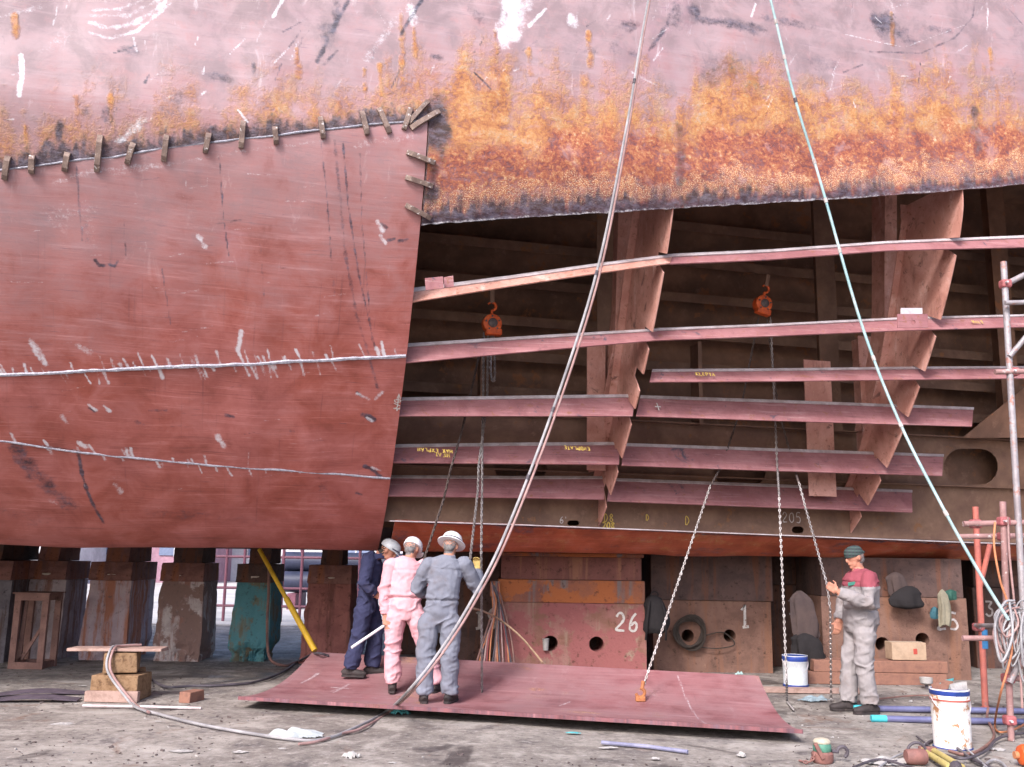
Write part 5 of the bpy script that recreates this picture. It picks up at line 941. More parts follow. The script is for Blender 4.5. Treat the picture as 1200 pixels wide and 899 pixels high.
for a, b, lb in (((-30, 819), (98, 814), 'dark flat steel strip nearest the trestle at the left edge'), ((-30, 825), (90, 822), 'dark warped steel strip at the left edge of the floor')):
    A_, B2 = gnd(*a, .01), gnd(*b, .01); mb = MB(); mb.strip(spline([A_, (A_ + B2) / 2 + V(0, .03, .03), B2], 6), spline([A_ + V(0, .16, .01), (A_ + B2) / 2 + V(0, .19, .05), B2 + V(0, .12, .01)], 6), .012); tag(mb.build('steel_strip', simple('dark_strip', (.11, .085, .11), (.07, .055, .07))), lb, 'steel strip')
# the pale grey hose climbs over the plank; a dark hose leaves it towards the plate
zt_ = zp + .045
for dx, mt, lb in ((0, HOSEG, 'pale hose looped over the plank'), (.035, HOSEP, 'pinkish hose looped over the plank beside the pale one')):
    pc = atY(142, 764, c1[1]); cable('hose', lb, 'hose', [gnd(172, 834, .03) + V(dx, -dx, 0), gnd(158, 828, .03) + V(dx, 0, 0), gnd(148, 818, .06) + V(dx, 0, 0), V(pc[0] + dx - .03, c1[1] - .25, .32), V(pc[0] + dx - .05, c1[1] - .16, zt_ - .02), V(pc[0] + dx, c1[1] - .03, zt_), V(pc[0] + .14 + dx, c1[1] + .10, zt_)], .013, mt)
cable('hose', 'dark hose running from the plank over the floor to the plate corner', 'hose', [V(xw(163, c1[1] + .14), c1[1] + .15, zt_ - .03), V(xw(170, c1[1] + .2), c1[1] + .2, .25)] + [gnd(x, y, .025) for x, y in ((178, 797), (195, 805), (225, 804), (262, 803), (300, 799), (330, 788), (350, 775))] + [on_plate(370, 768) + V(0, 0, .02), on_plate(385, 770) + V(0, 0, .02)], .016, HOSED)
cable('hose', 'brown hose hanging down the turquoise block to the floor', 'hose', [V(xw(313, 14.0), 14.0, 1.35), V(xw(314, 14.0), 14.02, 1.0), V(xw(315, 13.95), 13.95, .55), V(xw(320, 13.7), 13.7, .12), gnd(333, 780, .02), gnd(347, 776, .02)], .02, HOSEB)
a, b = V(xw(304, 14.6), 14.6, 1.58), on_plate(374, 763) + V(-.05, .0, .02); a = atY(304, 644, 13.0); mb = MB(); mid = (a + b) / 2; mb.tube([a, a * .45 + b * .55], [.030] * 2, 10); YP = thing('yellow_prop', 'long yellow prop leaning between the hull and the plate corner', 'prop', b); YEL = simple('yellow_paint', (.72, .45, .03), (.6, .36, .03), 8, .5, 0, .1, (.25, .16, .06), .68)
mb.build('upper_tube', YEL, YP, True); mb = MB(); mb.tube([a * .5 + b * .5, b], [.040] * 2, 10); mb.build('lower_tube', YEL, YP, True)
# rag, scraps
def crumple(name, c_, r, h, mat, label, cat, seed, n=18, group=None, flat=.5):
    u, v = np.meshgrid(np.linspace(-1, 1, n), np.linspace(-1, 1, n)); f = fbm(u * 1.7 + seed * 9.1, v * 1.7, 0, 2, seed); edge = sst(1.15, .55, np.hypot(u, v) + .5 * (fbm(u * 1.5 + seed, v * 1.5, 0, 2, seed + 5) - .5)); x = u * r[0] * (.75 + .5 * fbm(v * 1.7 + seed, u * 0, 0, 2, seed)); y = v * r[1] * (.75 + .5 * fbm(u * 1.7, v * 0 + seed, 0, 2, seed + 2))
    z = h * (np.abs(f - .5) * 2.2) * (.3 + .7 * edge) + .004 + h * flat * edge; p = np.stack([x + c_[0], y + c_[1], z + c_[2]], -1).reshape(-1, 3); k = np.arange(n * n).reshape(n, n); q = np.stack([k[:-1, :-1], k[:-1, 1:], k[1:, 1:], k[1:, :-1]], -1).reshape(-1, 4)
    e_ = edge.ravel(); q = q[(e_[q].min(1) > .12)]
    use = np.unique(q); mp = -np.ones(n * n, int); mp[use] = np.arange(len(use)); o = fast(name, p[use], mp[q], mat, None, False); tag(o, label, cat, group); return o
PAPER = simple('scrap_paper', (.42, .40, .385), (.32, .30, .285), 12, .9); RAGM = simple('white_rag', (.46, .47, .47), (.34, .37, .38), 8, .95); PACK = simple('turquoise_wrap', (.10, .38, .40), (.07, .28, .30), 8, .6)
crumple('rag', gnd(345, 864), (.24, .13), .055, RAGM, 'crumpled white rag lying on the hose in front', 'rag', 3, 26)
for i, (x, y, rx, ry, h, lb) in enumerate([(72, 849, .14, .09, .02, 'white paper scrap near the left edge of the floor'), (213, 881, .13, .10, .015, 'pale torn paper lying at the bottom left'), (281, 882, .10, .06, .015, 'small pale paper piece left of the rag at the bottom'), (412, 889, .09, .07, .08, 'folded white paper standing up at the bottom of the picture'), (712, 877, .12, .05, .02, 'pale paper scrap touching the bluish rod'), (768, 890, .05, .04, .02, 'tiny white scrap below the bluish rod'), (868, 887, .05, .06, .05, 'white crumpled scrap before the right end of the plate'), (97, 804, .07, .05, .01, 'flat white scrap between the trestle and the wooden blocks'), (330, 838 + 40, .06, .04, .01, 'little white scrap beside the rag'), (975, 865, .03, .03, .02, 'little white scrap on the floor behind the tool hoist'), (460, 895, .05, .03, .02, 'tiny pale scrap at the bottom middle'), (186, 846, .05, .03, .01, 'tiny pale scrap below the offcut'), (243, 815, .03, .03, .02, 'small pale lump beside the reddish timber offcut')]):
    crumple('paper_scrap', gnd(x, y), (rx * .75, ry * .75), h * .7, PAPER, lb, 'paper', 20 + i, 14, 'paper scraps on the dock floor', .2)
crumple('plastic_wrapper', gnd(468, 838), (.10, .07), .06, PACK, 'crumpled turquoise wrapper under the front edge of the plate', 'wrapper', 61, 14)
crumple('plastic_wrapper', gnd(672, 860), (.09, .03), .015, PACK, 'flat turquoise wrapper in front of the middle of the plate', 'wrapper', 64, 12)
# grit and crumbs nobody could count
rr_ = np.random.default_rng(9); mb = MB()
for i in range(2600):
    d = 6.2 + 8.5 * rr_.random() ** 1.3; x = rr_.uniform(-.62, .62) * d; r = rr_.uniform(.003, .009) * (2.0 if rr_.random() < .08 else 1); c_ = V(x, d, r * .3)
    if not (d > 8 and -2.4 < x < 2.4 and d < 11.5): mb.box(c_, (r * 2, r * rr_.uniform(1, 2.2), r), (nrm((1, rr_.uniform(-1, 1), 0)), nrm((rr_.uniform(-1, 1), 1, 0)), ZV), int(rr_.random() < .15), jit=r * .4)
tag(mb.build('floor_grit', [simple('dark_grit', (.13, .10, .095)), PAPER], fix=False), 'grit and paint flakes scattered over the dock floor', 'grit', kind='stuff')

# ------------------------------------------------------------------ hanging gear and things among the numbered blocks
DARKC = cloth('black_cloth', (.026, .023, .024), (.018, .016, .017)); BROWNC = cloth('brown_cloth', (.085, .06, .055), (.06, .045, .045))
def lump(name, c_, r, mat, label, cat, seed, amp=.35, parent=None, sc=3.0):
    mb = MB(); ellip(mb, V(0, 0, 0), (V(1, 0, 0), V(0, 1, 0), V(0, 0, 1)), (1, 1, 1), 28, 20); v = np.array(mb.v); n = fbm(v[:, 0] * sc + seed, v[:, 1] * sc, v[:, 2] * sc, 4, seed) - .5; v = v * (1 + amp * 2 * n)[:, None]; mb.v = [tuple(np.array(c_) + p * np.array(r)) for p in v]
    o = mb.build(name, mat, parent, True); return tag(o, label, cat) if parent is None else o
def hang(name, c_, r, mat, label, cat, seed, prof_=((0, .12), (.06, .5), (.16, .85), (.35, .95), (.6, 1.0), (.85, .95), (1, .8)), parent=None, folds=5, amp=.2):
    """cloth hung from one point: narrow at the hook, folds widening downwards"""
    n, k = 40, 26; a = np.linspace(0, 2 * math.pi, n, endpoint=False); vv = []; rg = np.random.default_rng(seed); ph, ph2 = rg.uniform(0, 6, 2)
    pz, pr = zip(*prof_)
    for i in range(k):
        t_ = i / (k - 1); rr = np.interp(t_, pz, pr); f = 1 + amp * (.35 + .65 * t_) * (np.sin(folds * a + ph + 1.4 * t_) + .5 * np.sin((folds + 3) * a + ph2 - 2 * t_)); dz = .06 * r[2] * np.sin(2 * a + ph) * t_ + .05 * r[2] * (fbm(np.cos(a) * 2 + seed, np.sin(a) * 2, t_ * 3, 2, seed) - .5)
        w_ = 1 + .35 * (fbm(np.cos(a) + seed, np.sin(a), t_ * 4, 3, seed + 2) - .5)
        vv += list(np.stack([c_[0] + r[0] * rr * f * w_ * np.cos(a) + .15 * r[0] * math.sin(t_ * 4 + ph), c_[1] + r[1] * rr * f * np.sin(a), c_[2] + r[2] * (1 - 2 * t_) + dz], -1))
    fs = [(i * n + j, i * n + (j + 1) % n, (i + 1) * n + (j + 1) % n, (i + 1) * n + j) for i in range(k - 1) for j in range(n)] + [tuple(range(n - 1, -1, -1)), tuple((k - 1) * n + j for j in range(n))]
    mb = MB(); mb.add(vv, fs); o = mb.build(name, mat, parent, True); return tag(o, label, cat) if parent is None else o
Yb = 12.93; c_ = atY(767, 720, Yb)
BP = thing('backpack', 'black backpack hung between the number 26 and number 1 blocks', 'backpack', c_ - V(0, 0, .23)); hang('bag', c_, (.16, .10, .25), DARKC, '', '', 4, ((0, .3), (.08, .65), (.25, .9), (.6, 1), (.88, .95), (1, .6)), BP, amp=.08)
for dx in (-.07, .08): mb = MB(); mb.tube(spline([c_ + V(dx, -.07, .18), c_ + V(dx * 1.5, -.13, .02), c_ + V(dx * 1.7, -.09, -.20), c_ + V(dx * 1.8, -.02, -.33)], 6), .014, 6); mb.build('strap', DARKC, BP, True)
mb = MB(); mb.tube(hookpts(c_ + V(0, -.02, .25), .05, a0=0, a1=180), .010, 6); mb.build('handle', DARKC, BP, True)
hang('hanging_jacket', atY(941, 722, 12.95), (.17, .09, .33), BROWNC, 'dark brown jacket hanging left of the number 25 block', 'jacket', 14)
hang('hanging_jacket', atY(945, 763, 12.9), (.21, .12, .24), DARKC, 'black coat bundled low behind the small bucket', 'jacket', 17)
hang('tool_bag', atY(1064, 700, 13.1), (.22, .10, .15), DARKC, 'black tool bag hanging on the number 25 block', 'bag', 22, ((0, .2), (.1, .5), (.3, .8), (.6, 1), (.85, 1), (.95, .85), (1, .5)), amp=.10)
hang('hanging_cloth', atY(1052, 686, 13.2), (.13, .07, .18), BROWNC, 'small brown cloth hung behind the black tool bag', 'cloth', 27)
g_ = atY(1106, 712, 13.05); hang('work_glove', g_, (.08, .05, .24), simple('pale_glove', (.26, .235, .17), (.2, .18, .13)), 'pale work glove hanging over the number 25', 'glove', 31); hang('green_cloth', atY(1114, 697, 13.12), (.08, .04, .07), simple('green_rag', (.03, .10, .075)), 'green cloth hanging above the pale work glove', 'cloth', 33); hang('blue_cloth', atY(1095, 718, 13.12), (.05, .04, .08), simple('blue_rag', (.04, .12, .15)), 'blue cloth hanging beside the pale work glove', 'cloth', 35)
# coil of rope on the number 1 block
c_ = atY(808, 741, 13.62); T = thing('rope_coil', 'dark rope coil hanging over a hole of the number 1 block', 'rope', c_ - V(0, 0, .25)); COILM = simple('dirty_rope', (.065, .05, .042), (.045, .036, .03), 12, .9)
for i in range(6):
    a = np.linspace(0, 2 * math.pi, 26); r = .165 + .012 * i + .015 * np.sin(a * 3 + i); mb = MB(); mb.tube(np.stack([c_[0] + r * np.cos(a), c_[1] - .02 - .012 * (i % 3) + .02 * np.sin(a * 2 + i), c_[2] + r * np.sin(a) * 1.05], -1), .013, 6, cap=False); mb.build('loop', COILM, T, True)
cable('cord', 'thin dark cord looping from the rope coil to the next hole', 'cord', [atY(825, 745, 13.6), atY(845, 741, 13.66), atY(856, 747, 13.66), atY(860, 756, 13.62), atY(840, 760, 13.6), atY(818, 758, 13.6)], .008, COILM)
# bundle of cables left of the number 26 block
T = thing('cable_bundle', 'bundle of red, orange and black cables hanging beside the number 26 block', 'cable bundle', atY(585, 775, 12.8)); rb = random.Random(5); CM = [HOSEB, HOSEO, HOSED, HOSEP, simple('red_cable', (.30, .08, .08)), HOSEO, HOSED]
for i in range(15):
    x1 = 556 + i * 3.4; ym = 712 + rb.uniform(-8, 14); xm = 583 + (i - 7) * .9; mb = MB(); mb.tube(spline([atY(580 + rb.uniform(-4, 6), 684 + rb.uniform(-3, 5), 12.93), atY(xm, ym, 12.88), atY((xm * .45 + x1 * .55) + rb.uniform(-2, 2), 748, 12.8), atY(x1, 785, 12.7)], 8), rb.uniform(.009, .014), 6); mb.build('cable', CM[i % 7], T, True)
mb = MB(); mb.box(atY(580, 690, 12.95), (.13, .06, .20)); mb.build('hanger_plate', NBR, T, bevel=.006)
cable('rope', 'light brown rope stretched from the grey worker to the plate edge', 'rope', [atY(549, 712, 10.2), atY(565, 716, 10.8), atY(585, 726, 11.6), atY(610, 746, 11.7), on_plate(636, 777) + V(0, 0, .02)], .012, simple('light_rope', (.40, .27, .17), (.3, .2, .13), 20, .9))
c_ = atY(640, 754, 12.97); mb = MB(); mb.lathe(c_ + V(-.005, -.0, -.09), [(.035, 0), (.045, .15), (.047, .152), (.043, .15), (.033, .01)], 16); tag(mb.build('paper_cup', PAPER, smooth=True), 'white paper cup standing in a hole of the number 26 block', 'cup')
# timber beams, carton, plank, cups
Yt2 = gnd(1035, 803)[1]
for i, (x0, x1, lb) in enumerate(((944, 1104, 'lower long timber beam lying behind the man with the chain'), (950, 1105, 'upper long timber beam lying behind the man with the chain'))):
    a, b = xw(x0, Yt2), xw(x1, Yt2); mb = MB(); mb.box(((a + b) / 2, Yt2 + .15, .075 + i * .155), (b - a, .3, .148), jit=.008); tag(mb.build('timber_beam', WOODR, bevel=.01), lb, 'beam', 'timber beams')
cc, ss, _a = bx(1046, 1085, 754, 774, dep=.24, Y=Yt2 + .05, z0=.312); CART = simple('carton_board', (.46, .33, .23), (.40, .28, .19), 5, .9)
T = thing('carton_box', 'small brown carton box standing on the timber beams', 'box', cc - V(0, 0, ss[2] / 2)); mb = MB(); mb.box(cc, ss); bo = mb.build('carton', CART, T, bevel=.006); mb = MB(); mb.box(cc + V(.08, -ss[1] / 2 - .002, 0), (.05, .003, .07)); mb.build('red_mark', simple('red_print', (.5, .08, .06)), T); mb = MB(); mb.box(cc + V(0, 0, ss[2] / 2 + .002), (ss[0] * .99, .05, .003)); mb.build('tape', simple('tape', (.5, .4, .3)), T)
a, b = gnd(880, 811), gnd(1016, 813); mb = MB(); mb.box((a + b) / 2 + V(0, 0, .03), (np.linalg.norm(b - a), .16, .05), (nrm(b - a), np.cross(ZV, nrm(b - a)), ZV), jit=.004); tag(mb.build('plank', WOODP, bevel=.004), 'long pale plank on the floor before the small bucket', 'plank')
c_ = gnd(1086, 808); T = thing('bowl', 'white plastic bowl on a short post before the beams', 'bowl', c_); mb = MB(); mb.lathe(c_ + V(0, 0, .06), [(.05, 0), (.075, .02), (.08, .085), (.072, .085), (.06, .03)], 18); mb.build('bowl_shell', PAPER, T, True); mb = MB(); mb.tube([c_, c_ + V(0, 0, .062)], .02, 8); mb.build('foot', HOSED, T, True)
crumple('rag', gnd(955, 822), (.17, .09), .05, simple('grey_blue_rag', (.25, .32, .36)), 'grey blue rag on the floor beside the hanging chains', 'rag', 73, 18); crumple('plastic_wrapper', atY(866, 792, 11.9), (.05, .04), .04, simple('mint_wrap', (.35, .5, .48)), 'pale mint wrapper behind the rear edge of the plate', 'wrapper', 75, 12); crumple('dark_cloth', gnd(780, 785, .0) * V(1, 1, 0) + V(0, 1.0, .02), (.5, .15), .12, BROWNC, 'dark cloth heap at the foot of the number 1 block', 'cloth', 79, 20)
def bucket(label, px, base, top, wpx, body, bandm, content, wob=.006):
    g_ = gnd(px, base); Y = g_[1]; r = wpx / 2 / FPX * Y; h = (base - top) / FPX * Y * 1.0; c_ = V(g_[0], Y + r, 0); T = thing('paint_bucket', label, 'bucket', c_)
    mb = MB(); mb.lathe(c_, [(r * .95, .0), (r * .97, .012), (r * .955, .02), (r * .985, h * .5), (r, h * .8), (r * 1.02, h * .81), (r, h * .82), (r, h * .97), (r * 1.03, h * .98), (r * 1.03, h), (r * .97, h), (r * .95, h * .9), (r * .2, h * .88)], 32); mb.build('bucket_body', body, T, True)
    for z0, z1, mt in bandm: mb = MB(); mb.lathe(c_, [(r * 1.0, h * z0), (r * 1.018, h * z0 + .004), (r * 1.022, h * z1 - .004), (r * 1.0, h * z1)], 32); mb.build('painted_band', mt, T, True)
    hp = [c_ + V(r * 1.03 * math.cos(a), -r * 1.05 * math.sin(a) * .9, h * .86 - .16 * math.sin(a)) for a in np.linspace(0, math.pi, 14)]; mb = MB(); mb.tube(hp, .005, 6); mb.build('handle', STEELEDGE, T, True)
    return T, c_, r, h
BLUEP = simple('blue_band', (.03, .06, .30), (.02, .05, .2), 10, .5, 0, .1, (.6, .6, .6), .66); REDB = simple('red_band', (.45, .10, .07), (.35, .08, .06), 10, .5)
bucket('small white bucket with blue bands behind the hanging chain', 937, 807, 772, 28, simple('white_tin', (.62, .64, .66), (.5, .53, .55), 7, .4, 0, .1, (.3, .22, .18), .66), [(.82, .99, BLUEP), (.02, .09, BLUEP)], None)
T, c_, r, h = bucket('big white bucket covered in rust spots in the right foreground', 1127, 881, 816, 42, simple('rusty_white_tin', (.76, .74, .72), (.70, .66, .62), 5, .45, 0, .15, (.34, .17, .08), .535), [(.90, .985, BLUEP), (.80, .835, REDB), (.0, .03, BLUEP)], None)
for i, (dx, dy, rz) in enumerate(((-.05, .02, .4), (.07, -.02, .0), (.0, .06, .9))):
    mb = MB(); mb.box(c_ + V(dx, dy, h + .0), (.14, .08, .10), (V(math.cos(rz), math.sin(rz), .2), V(-math.sin(rz), math.cos(rz), 0), ZV), jit=.015); mb.build('rubbish', [WOODR, PAPER, PACK][i], T)
# two poles with turquoise ends
for (xa, ya, xb, yb, lb) in ((1001, 830, 1240, 834, 'farther steel pole with turquoise end behind the big bucket'), (1022, 842, 1240, 847, 'nearer steel pole with turquoise end behind the big bucket')):
    a, b = gnd(xa, ya, .035), gnd(xb, yb, .035); T = thing('steel_pole', lb, 'pole', a - V(0, 0, .035), 'poles with turquoise ends'); d = nrm(b - a); mb = MB(); mb.tube([a, b], .032, 12); mb.build('pole', simple('pole_blue_steel', (.20, .21, .36), (.15, .15, .28), 4, .35, .3), T, True); mb = MB(); mb.tube([a - d * .01, a + d * .14], .035, 12); mb.build('painted_end', simple('turquoise_end', (.08, .48, .55), (.06, .4, .46)), T, True)

# ------------------------------------------------------------------ scaffold
SCR = simple('scaffold_red', (.50, .15, .11), (.38, .12, .10), 5, .5, 0, .2, (.2, .12, .1), .62); SCG = simple('scaffold_grey', (.38, .36, .37), (.28, .24, .25), 6, .5, .2, .3, (.34, .17, .14), .55); SCP = simple('scaffold_pinkish', (.36, .21, .20), (.27, .15, .14), 6, .6, 0, .3, (.46, .42, .40), .58); CPL = simple('coupler_red', (.42, .12, .13), (.3, .1, .1), 9, .6)
SC = thing('scaffold', 'tube scaffold of red and grey poles at the right edge of the picture', 'scaffold', gnd(1185, 868))
def pole(name, a, b, r, mat): mb = MB(); mb.tube([a, b], r, 10); return mb.build(name, mat, SC, True)
def coupler(p): mb = MB(); mb.box(p, (.10, .10, .085)); o = mb.build('coupler', CPL, SC, bevel=.02); mb = MB(); mb.tube([p + V(-.02, -.05, 0), p + V(-.02, -.09, 0)], .012, 6); mb.build('bolt', STEELEDGE, o, True)
Y3 = gnd(1185, 868)[1]; Y2 = gnd(1155, 834)[1]
pole('standard', gnd(1185, 868), atY(1175, 588, Y3), .030, SCP); pole('standard', gnd(1155, 834), atY(1143, 594, Y2), .034, SCR); pole('standard', gnd(1208, 868), atY(1176, 307, Y3 + .1), .031, SCG); pole('standard', gnd(1262, 838), V(gnd(1262, 838)[0], gnd(1262, 838)[1], 4.5), .03, SCG)
pole('ledger', atY(1129, 614, Y3 + .06), atY(1330, 610, Y3 + .06), .028, SCP); pole('ledger', atY(1123, 629, Y3 + .75), atY(1330, 626, Y3 + .75), .028, SCP); pole('ledger', atY(1128, 748, Y3 + .07), atY(1190, 748, Y3 + .07), .026, SCP); pole('ledger', atY(1166, 436, Y3 + .06), atY(1330, 432, Y3 + .06), .026, SCP); pole('ledger', atY(1178, 355, Y3 + .0), atY(1330, 351, Y3 + .0), .024, SCG)
pole('brace', atY(1160, 638, Y2 - .1), atY(1148, 690, Y2), .028, SCR); pole('brace', atY(1183, 418, Y3 + .05), atY(1240, 350, Y3 + .05), .026, SCG); pole('brace', atY(1183, 800, Y3 - .06), atY(1240, 690, Y3 - .06), .028, SCG); pole('stub', atY(1181, 332, Y3 + .1), atY(1215, 315, Y3 + .1), .03, SCG)
pole('transom', atY(1175, 795, Y3), atY(1240, 795, Y3), .028, SCP); pole('transom', atY(1143, 733, Y2), atY(1192, 733, Y3 + .4), .022, SCG); pole('base_tube', atY(1152, 738, Y2), atY(1153, 760, Y2), .045, simple('blue_wrap', (.05, .2, .42)))
for p in (atY(1143, 614, Y3 + .2), atY(1176, 611, Y3), atY(1181, 795, Y3), atY(1156, 833, Y2), atY(1183, 844, Y3), atY(1178, 333, Y3 + .1), atY(1187, 436, Y3 + .1), atY(1176, 629, Y3 + .3), atY(1146, 735, Y2)): coupler(p)
# hose and rope loops hung on the scaffold
T = thing('rope_coil', 'tangle of pale hose loops hanging on the scaffold at the right edge', 'hose coil', atY(1186, 770, Y3 - .1)); rb = random.Random(11)
for i in range(16):
    x0 = 1172 + rb.uniform(0, 30); hh = rb.uniform(28, 78); wdp = rb.uniform(7, 18); y0 = 706 + rb.uniform(0, 22); Yq = Y3 - .07 - rb.uniform(0, .12); mb = MB(); mb.tube(spline([atY(x0 + 14, y0 - 3, Yq + .03), atY(x0 + 2, y0, Yq), atY(x0 - wdp * .6, y0 + hh * .4, Yq - .03), atY(x0 - wdp * .1, y0 + hh, Yq - .03), atY(x0 + wdp * .8, y0 + hh * .55, Yq - .02), atY(x0 + 8, y0 - 2, Yq + .02)], 8), rb.uniform(.007, .012), 6); mb.build('loop', [HOSEG, HOSEP, HOSEG][i % 3], T, True)
cable('hose', 'thin orange hose looping down from the scaffold ledger to the floor', 'hose', [atY(1166, 612, Y3 - .02), atY(1165, 640, Y3 - .08), atY(1172, 680, Y3 - .1), atY(1182, 712, Y3 - .1), atY(1186, 760, Y3 - .15), atY(1172, 815, Y3 - .2), gnd(1166, 848, .03), gnd(1172, 858, .03), gnd(1195, 852, .03), gnd(1220, 835, .03)], .010, HOSEO)
cable('hose', 'thin pinkish hose hanging straight inside the scaffold', 'hose', [atY(1181, 606, Y3 - .05), atY(1183, 650, Y3 - .06), atY(1188, 700, Y3 - .06), atY(1194, 760, Y3 - .1), atY(1198, 830, Y3 - .1)], .010, HOSEP)
cable('hose', 'red hose looping on the floor behind the big bucket', 'hose', [gnd(1158, 830, .1), gnd(1157, 842, .03), gnd(1165, 862, .02), gnd(1150, 878, .02), gnd(1130, 884, .02), gnd(1112, 880, .02)], .013, HOSEB)
# ------------------------------------------------------------------ tools in the right foreground
c_ = gnd(968, 896); T = thing('lever_hoist', 'old green and cream lever hoist lying in the foreground', 'lever hoist', c_); TG = simple('tool_green', (.09, .24, .17), (.07, .18, .13), 14, .5, 0, .2, (.3, .25, .15), .62); TC = simple('tool_cream', (.50, .44, .34), (.4, .35, .27), 14, .6); TR = simple('tool_rust', (.26, .12, .10), (.18, .09, .08), 14, .7)
mb = MB(); mb.lathe(c_ + V(0, .08, .0), [(.075, 0), (.085, .02), (.085, .07), (.07, .085)], 18); mb.build('drum', TR, T, True); mb = MB(); mb.lathe(c_ + V(0, .08, .086), [(.068, 0), (.072, .01), (.070, .05), (.06, .06)], 18); mb.build('green_body', TG, T, True); mb = MB(); mb.lathe(c_ + V(0, .08, .147), [(.062, 0), (.064, .012), (.05, .032), (.02, .04)], 18, sx=1.1); mb.build('cap', TC, T, True)
mb = MB(); mb.tube([c_ + V(.07, .06, .09), c_ + V(.12, .06, .085)] + hookpts(c_ + V(.155, .06, .085), .04, a0=170, a1=-70), [.014] * 16, 8); mb.build('hook', HOSED, T, True); chain_mb(spline([c_ + V(-.06, .05, .08), c_ + V(-.10, .03, .03), c_ + V(-.14, .0, .015), c_ + V(-.2, .05, .015)], 8)).build('chain', TR, T, True, fix=False); mb = MB(); mb.box(c_ + V(-.05, .0, .10), (.03, .03, .13), (nrm((1, 0, .5)), V(0, 1, 0), nrm((-.5, 0, 1)))); mb.build('lever', TR, T, bevel=.004)
YT = simple('tool_yellow', (.52, .43, .16), (.42, .33, .12), 9, .6, 0, .1, (.2, .15, .1), .62)
a, b = gnd(1088, 880, .05), gnd(1120, 899, .05); T = thing('welding_torch', 'yellow handled torch lying on the cables in the foreground', 'torch', (a + b) / 2 - V(0, 0, .05)); d = nrm(b - a)
for o_ in (-.045, .045): q = np.cross(d, ZV) * o_; mb = MB(); mb.tube([a + q, b + q], .026, 10); mb.build('handle', YT, T, True)
mb = MB(); mb.tube([b, b + d * .07], [.05, .03], 10); mb.build('nozzle', HOSED, T, True); mb = MB(); mb.box(a - d * .02, (.05, .14, .06), (d, np.cross(ZV, d), ZV)); mb.build('bracket', TR, T, bevel=.006)
gz = lambda l, z=.02: [gnd(x, y, z) for x, y in l]
for i, (l, mt, r, lb) in enumerate([([(1040, 894), (1065, 888), (1085, 872), (1100, 866), (1115, 872), (1140, 890), (1160, 899), (1180, 915)], HOSED, .013, 'thick dark welding cable arching over the foreground tools'), ([(1030, 899), (1050, 886), (1078, 876), (1090, 868), (1110, 866), (1130, 876), (1150, 893), (1170, 912)], HOSEG, .008, 'thin pale cable looping beside the welding cable'), ([(1000, 899), (1030, 890), (1060, 897), (1080, 903), (1095, 908)], HOSED, .010, 'dark cable running low towards the lever hoist'), ([(1150, 905), (1158, 893), (1168, 891), (1178, 898), (1182, 912)], HOSEG, .010, 'pale hose loop at the bottom right'), ([(1074, 863), (1086, 872), (1100, 885), (1120, 903)], HOSED, .008, 'thin black cable crossing the yellow torch'), ([(1104, 884), (1130, 889), (1155, 880), (1166, 868), (1180, 862), (1210, 858)], HOSED, .012, 'black cable circling the foot of the big bucket'), ([(1020, 830), (1000, 824), (1040, 818), (1080, 815), (1110, 818)], HOSEB, .010, 'thin reddish cable on the floor behind the two poles')]):
    cable('cable', lb, 'cable', gz(l, r + .012 + .01 * (i % 3)), r, mt, 8, 'cables in the right foreground')
crumple('rag', gnd(1040, 895), (.22, .10), .04, PAPER, 'flat white rag under the cables in the foreground', 'rag', 91, 20); crumple('rag', gnd(1168, 880), (.08, .05), .02, PAPER, 'small white rag right of the big bucket', 'rag', 93, 14)
T = thing('power_tool', 'small red motor housing lying among the foreground cables', 'tool', gnd(1078, 899)); p = gnd(1078, 899); mb = MB(); mb.lathe(p + V(-.09, .04, .07), [(.05, 0), (.06, .02), (.062, .14), (.05, .16)], 16, (V(0, 1, 0), ZV, V(1, 0, 0))); mb.build('housing', TR, T, True); mb = MB(); mb.tube(hookpts(p + V(0, .04, .10), .075, a0=160, a1=20), .012, 8); mb.build('handle', HOSED, T, True)
p = gnd(1203, 899); T = thing('float_ball', 'orange float lying at the bottom right corner', 'float', p); mb = MB(); mb.lathe(p + V(-.05, .02, .085), [(.03, 0), (.07, .015), (.085, .05), (.085, .11), (.07, .145), (.03, .16)], 20, (V(0, 1, 0), ZV, V(1, 0, 0))); mb.build('shell', ORANGE, T, True); mb = MB(); mb.tube([p + V(-.08, .02, .085), p + V(-.05, .02, .085)], .03, 10); mb.build('plug', HOSEO, T, True)

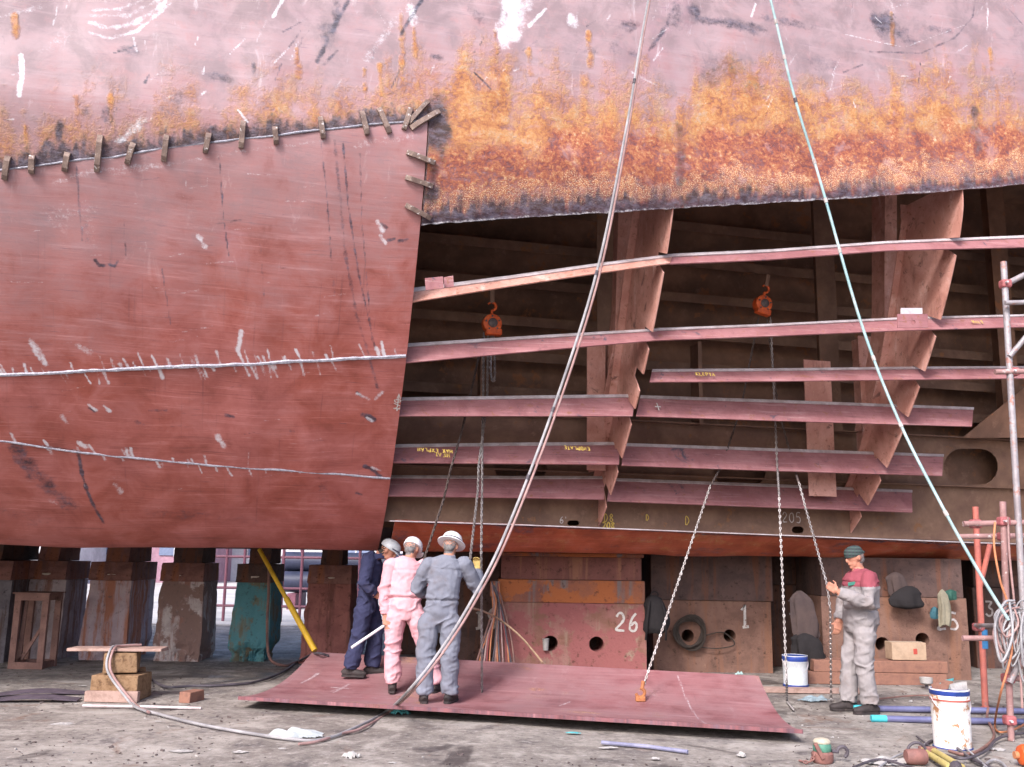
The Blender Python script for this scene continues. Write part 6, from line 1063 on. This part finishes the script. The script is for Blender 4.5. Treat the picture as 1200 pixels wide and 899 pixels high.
# ------------------------------------------------------------------ sunlit yard beyond the ship
mb = MB(); mb.box((-8, 60, .002), (90, 78, .012)); tag(mb.build('bright_yard_sheet', simple('sunlit_pale_sheet', (.55, .52, .50), (.45, .43, .41), .6, .9)), 'pale sheet added over the ground beyond the ship for sunlit brightness', kind='structure')  # pale sheet added so the ground there looks brightly sunlit
BW = simple('yard_white', (.62, .60, .62), (.55, .53, .55), 1, .8); BB = simple('yard_blue', (.20, .24, .36), (.16, .2, .3), 1, .7); BPK = simple('yard_pink', (.42, .25, .30), (.35, .2, .26), 1, .8); PIPE = simple('pipe_dark', (.045, .05, .09), (.03, .035, .06), 2, .5); RAIL = simple('rail_purple', (.22, .09, .12), (.18, .07, .1), 3, .6)
def house(label, px0, px1, Y, h, wall, rows=1):
    a, b = xw(px0, Y), xw(px1, Y); T = thing('shed', label, 'building', ((a + b) / 2, Y + 4, 0), 'sheds beyond the ship'); mb = MB(); mb.box(((a + b) / 2, Y + 4, h / 2), (b - a, 8, h)); mb.build('wall', wall, T)
    mb = MB(); mb.poly([V(a - .3, Y - .3, h + .01), V(a - .3, Y + 4, h + 1.2), V(a - .3, Y + 8.3, h + .01)], V(b - a + .6, 0, 0)); mb.build('roof', BPK, T)
    n = max(2, int((b - a) / 4))
    for i in range(n): x = a + (b - a) * (i + .5) / n; mb = MB(); mb.box((x, Y - .02, 1.9), (1.5, .1, 1.2)); o = mb.build('window', BB, T); mb = MB(); mb.box((x, Y - .05, 1.9), (.08, .12, 1.3)); mb.build('frame', BW, o)
house('white shed farthest left beyond the docking blocks', -150, 75, 42, 4.2, BW); house('pinkish shed behind the left docking blocks', 85, 240, 46, 5.0, BPK); house('white shed behind the turquoise docking block', 250, 470, 50, 5.5, BW)
for i, (x, z, lb) in enumerate(((0, .30, 'lower front pipe of the dark stack beyond the blocks'), (1, .30, 'lower rear pipe of the dark stack beyond the blocks'), (.5, .84, 'top pipe of the dark stack beyond the blocks'))):
    Y = 27 + x * .62; mb = MB(); a, b = xw(330, Y), xw(470, Y); mb.tube([V(a, Y, z + .45), V(b, Y, z + .45)], .29, 18); tag(mb.build('pipe', PIPE, smooth=True), lb, 'pipe', 'stacked pipes')
for i, Y in enumerate((27.0,)):
    for x in (345, 400, 455): mb = MB(); mb.box((xw(x, Y), Y + .3, .22), (.25, 1.4, .44)); tag(mb.build('pipe_cradle', RAIL, bevel=.02), ['left', 'middle', 'right'][(x - 345) // 55] + ' low cradle carrying the stacked pipes', 'cradle', 'pipe cradles')
T = thing('guard_rail', 'purple guard rail standing between two docking blocks', 'railing', V(xw(262, 22), 22, 0))
for x in (222, 243, 263, 284, 330, 352, 420): mb = MB(); mb.tube([V(xw(x, 22), 22, 0), V(xw(x, 22), 22, 2.6)], .035, 8); mb.build('post', RAIL, T, True)
for z in (.35, .75, 1.45): mb = MB(); mb.tube([V(xw(215, 22), 22, z), V(xw(425, 22), 22, z)], .03, 8); mb.build('rail', RAIL, T, True)
for a, b in (((245, 1.5), (262, 2.6)), ((352, 1.5), (335, 2.6))): mb = MB(); mb.tube([V(xw(a[0], 22.05), 22.05, a[1]), V(xw(b[0], 22.05), 22.05, b[1])], .025, 8); mb.build('brace', RAIL, T, True)
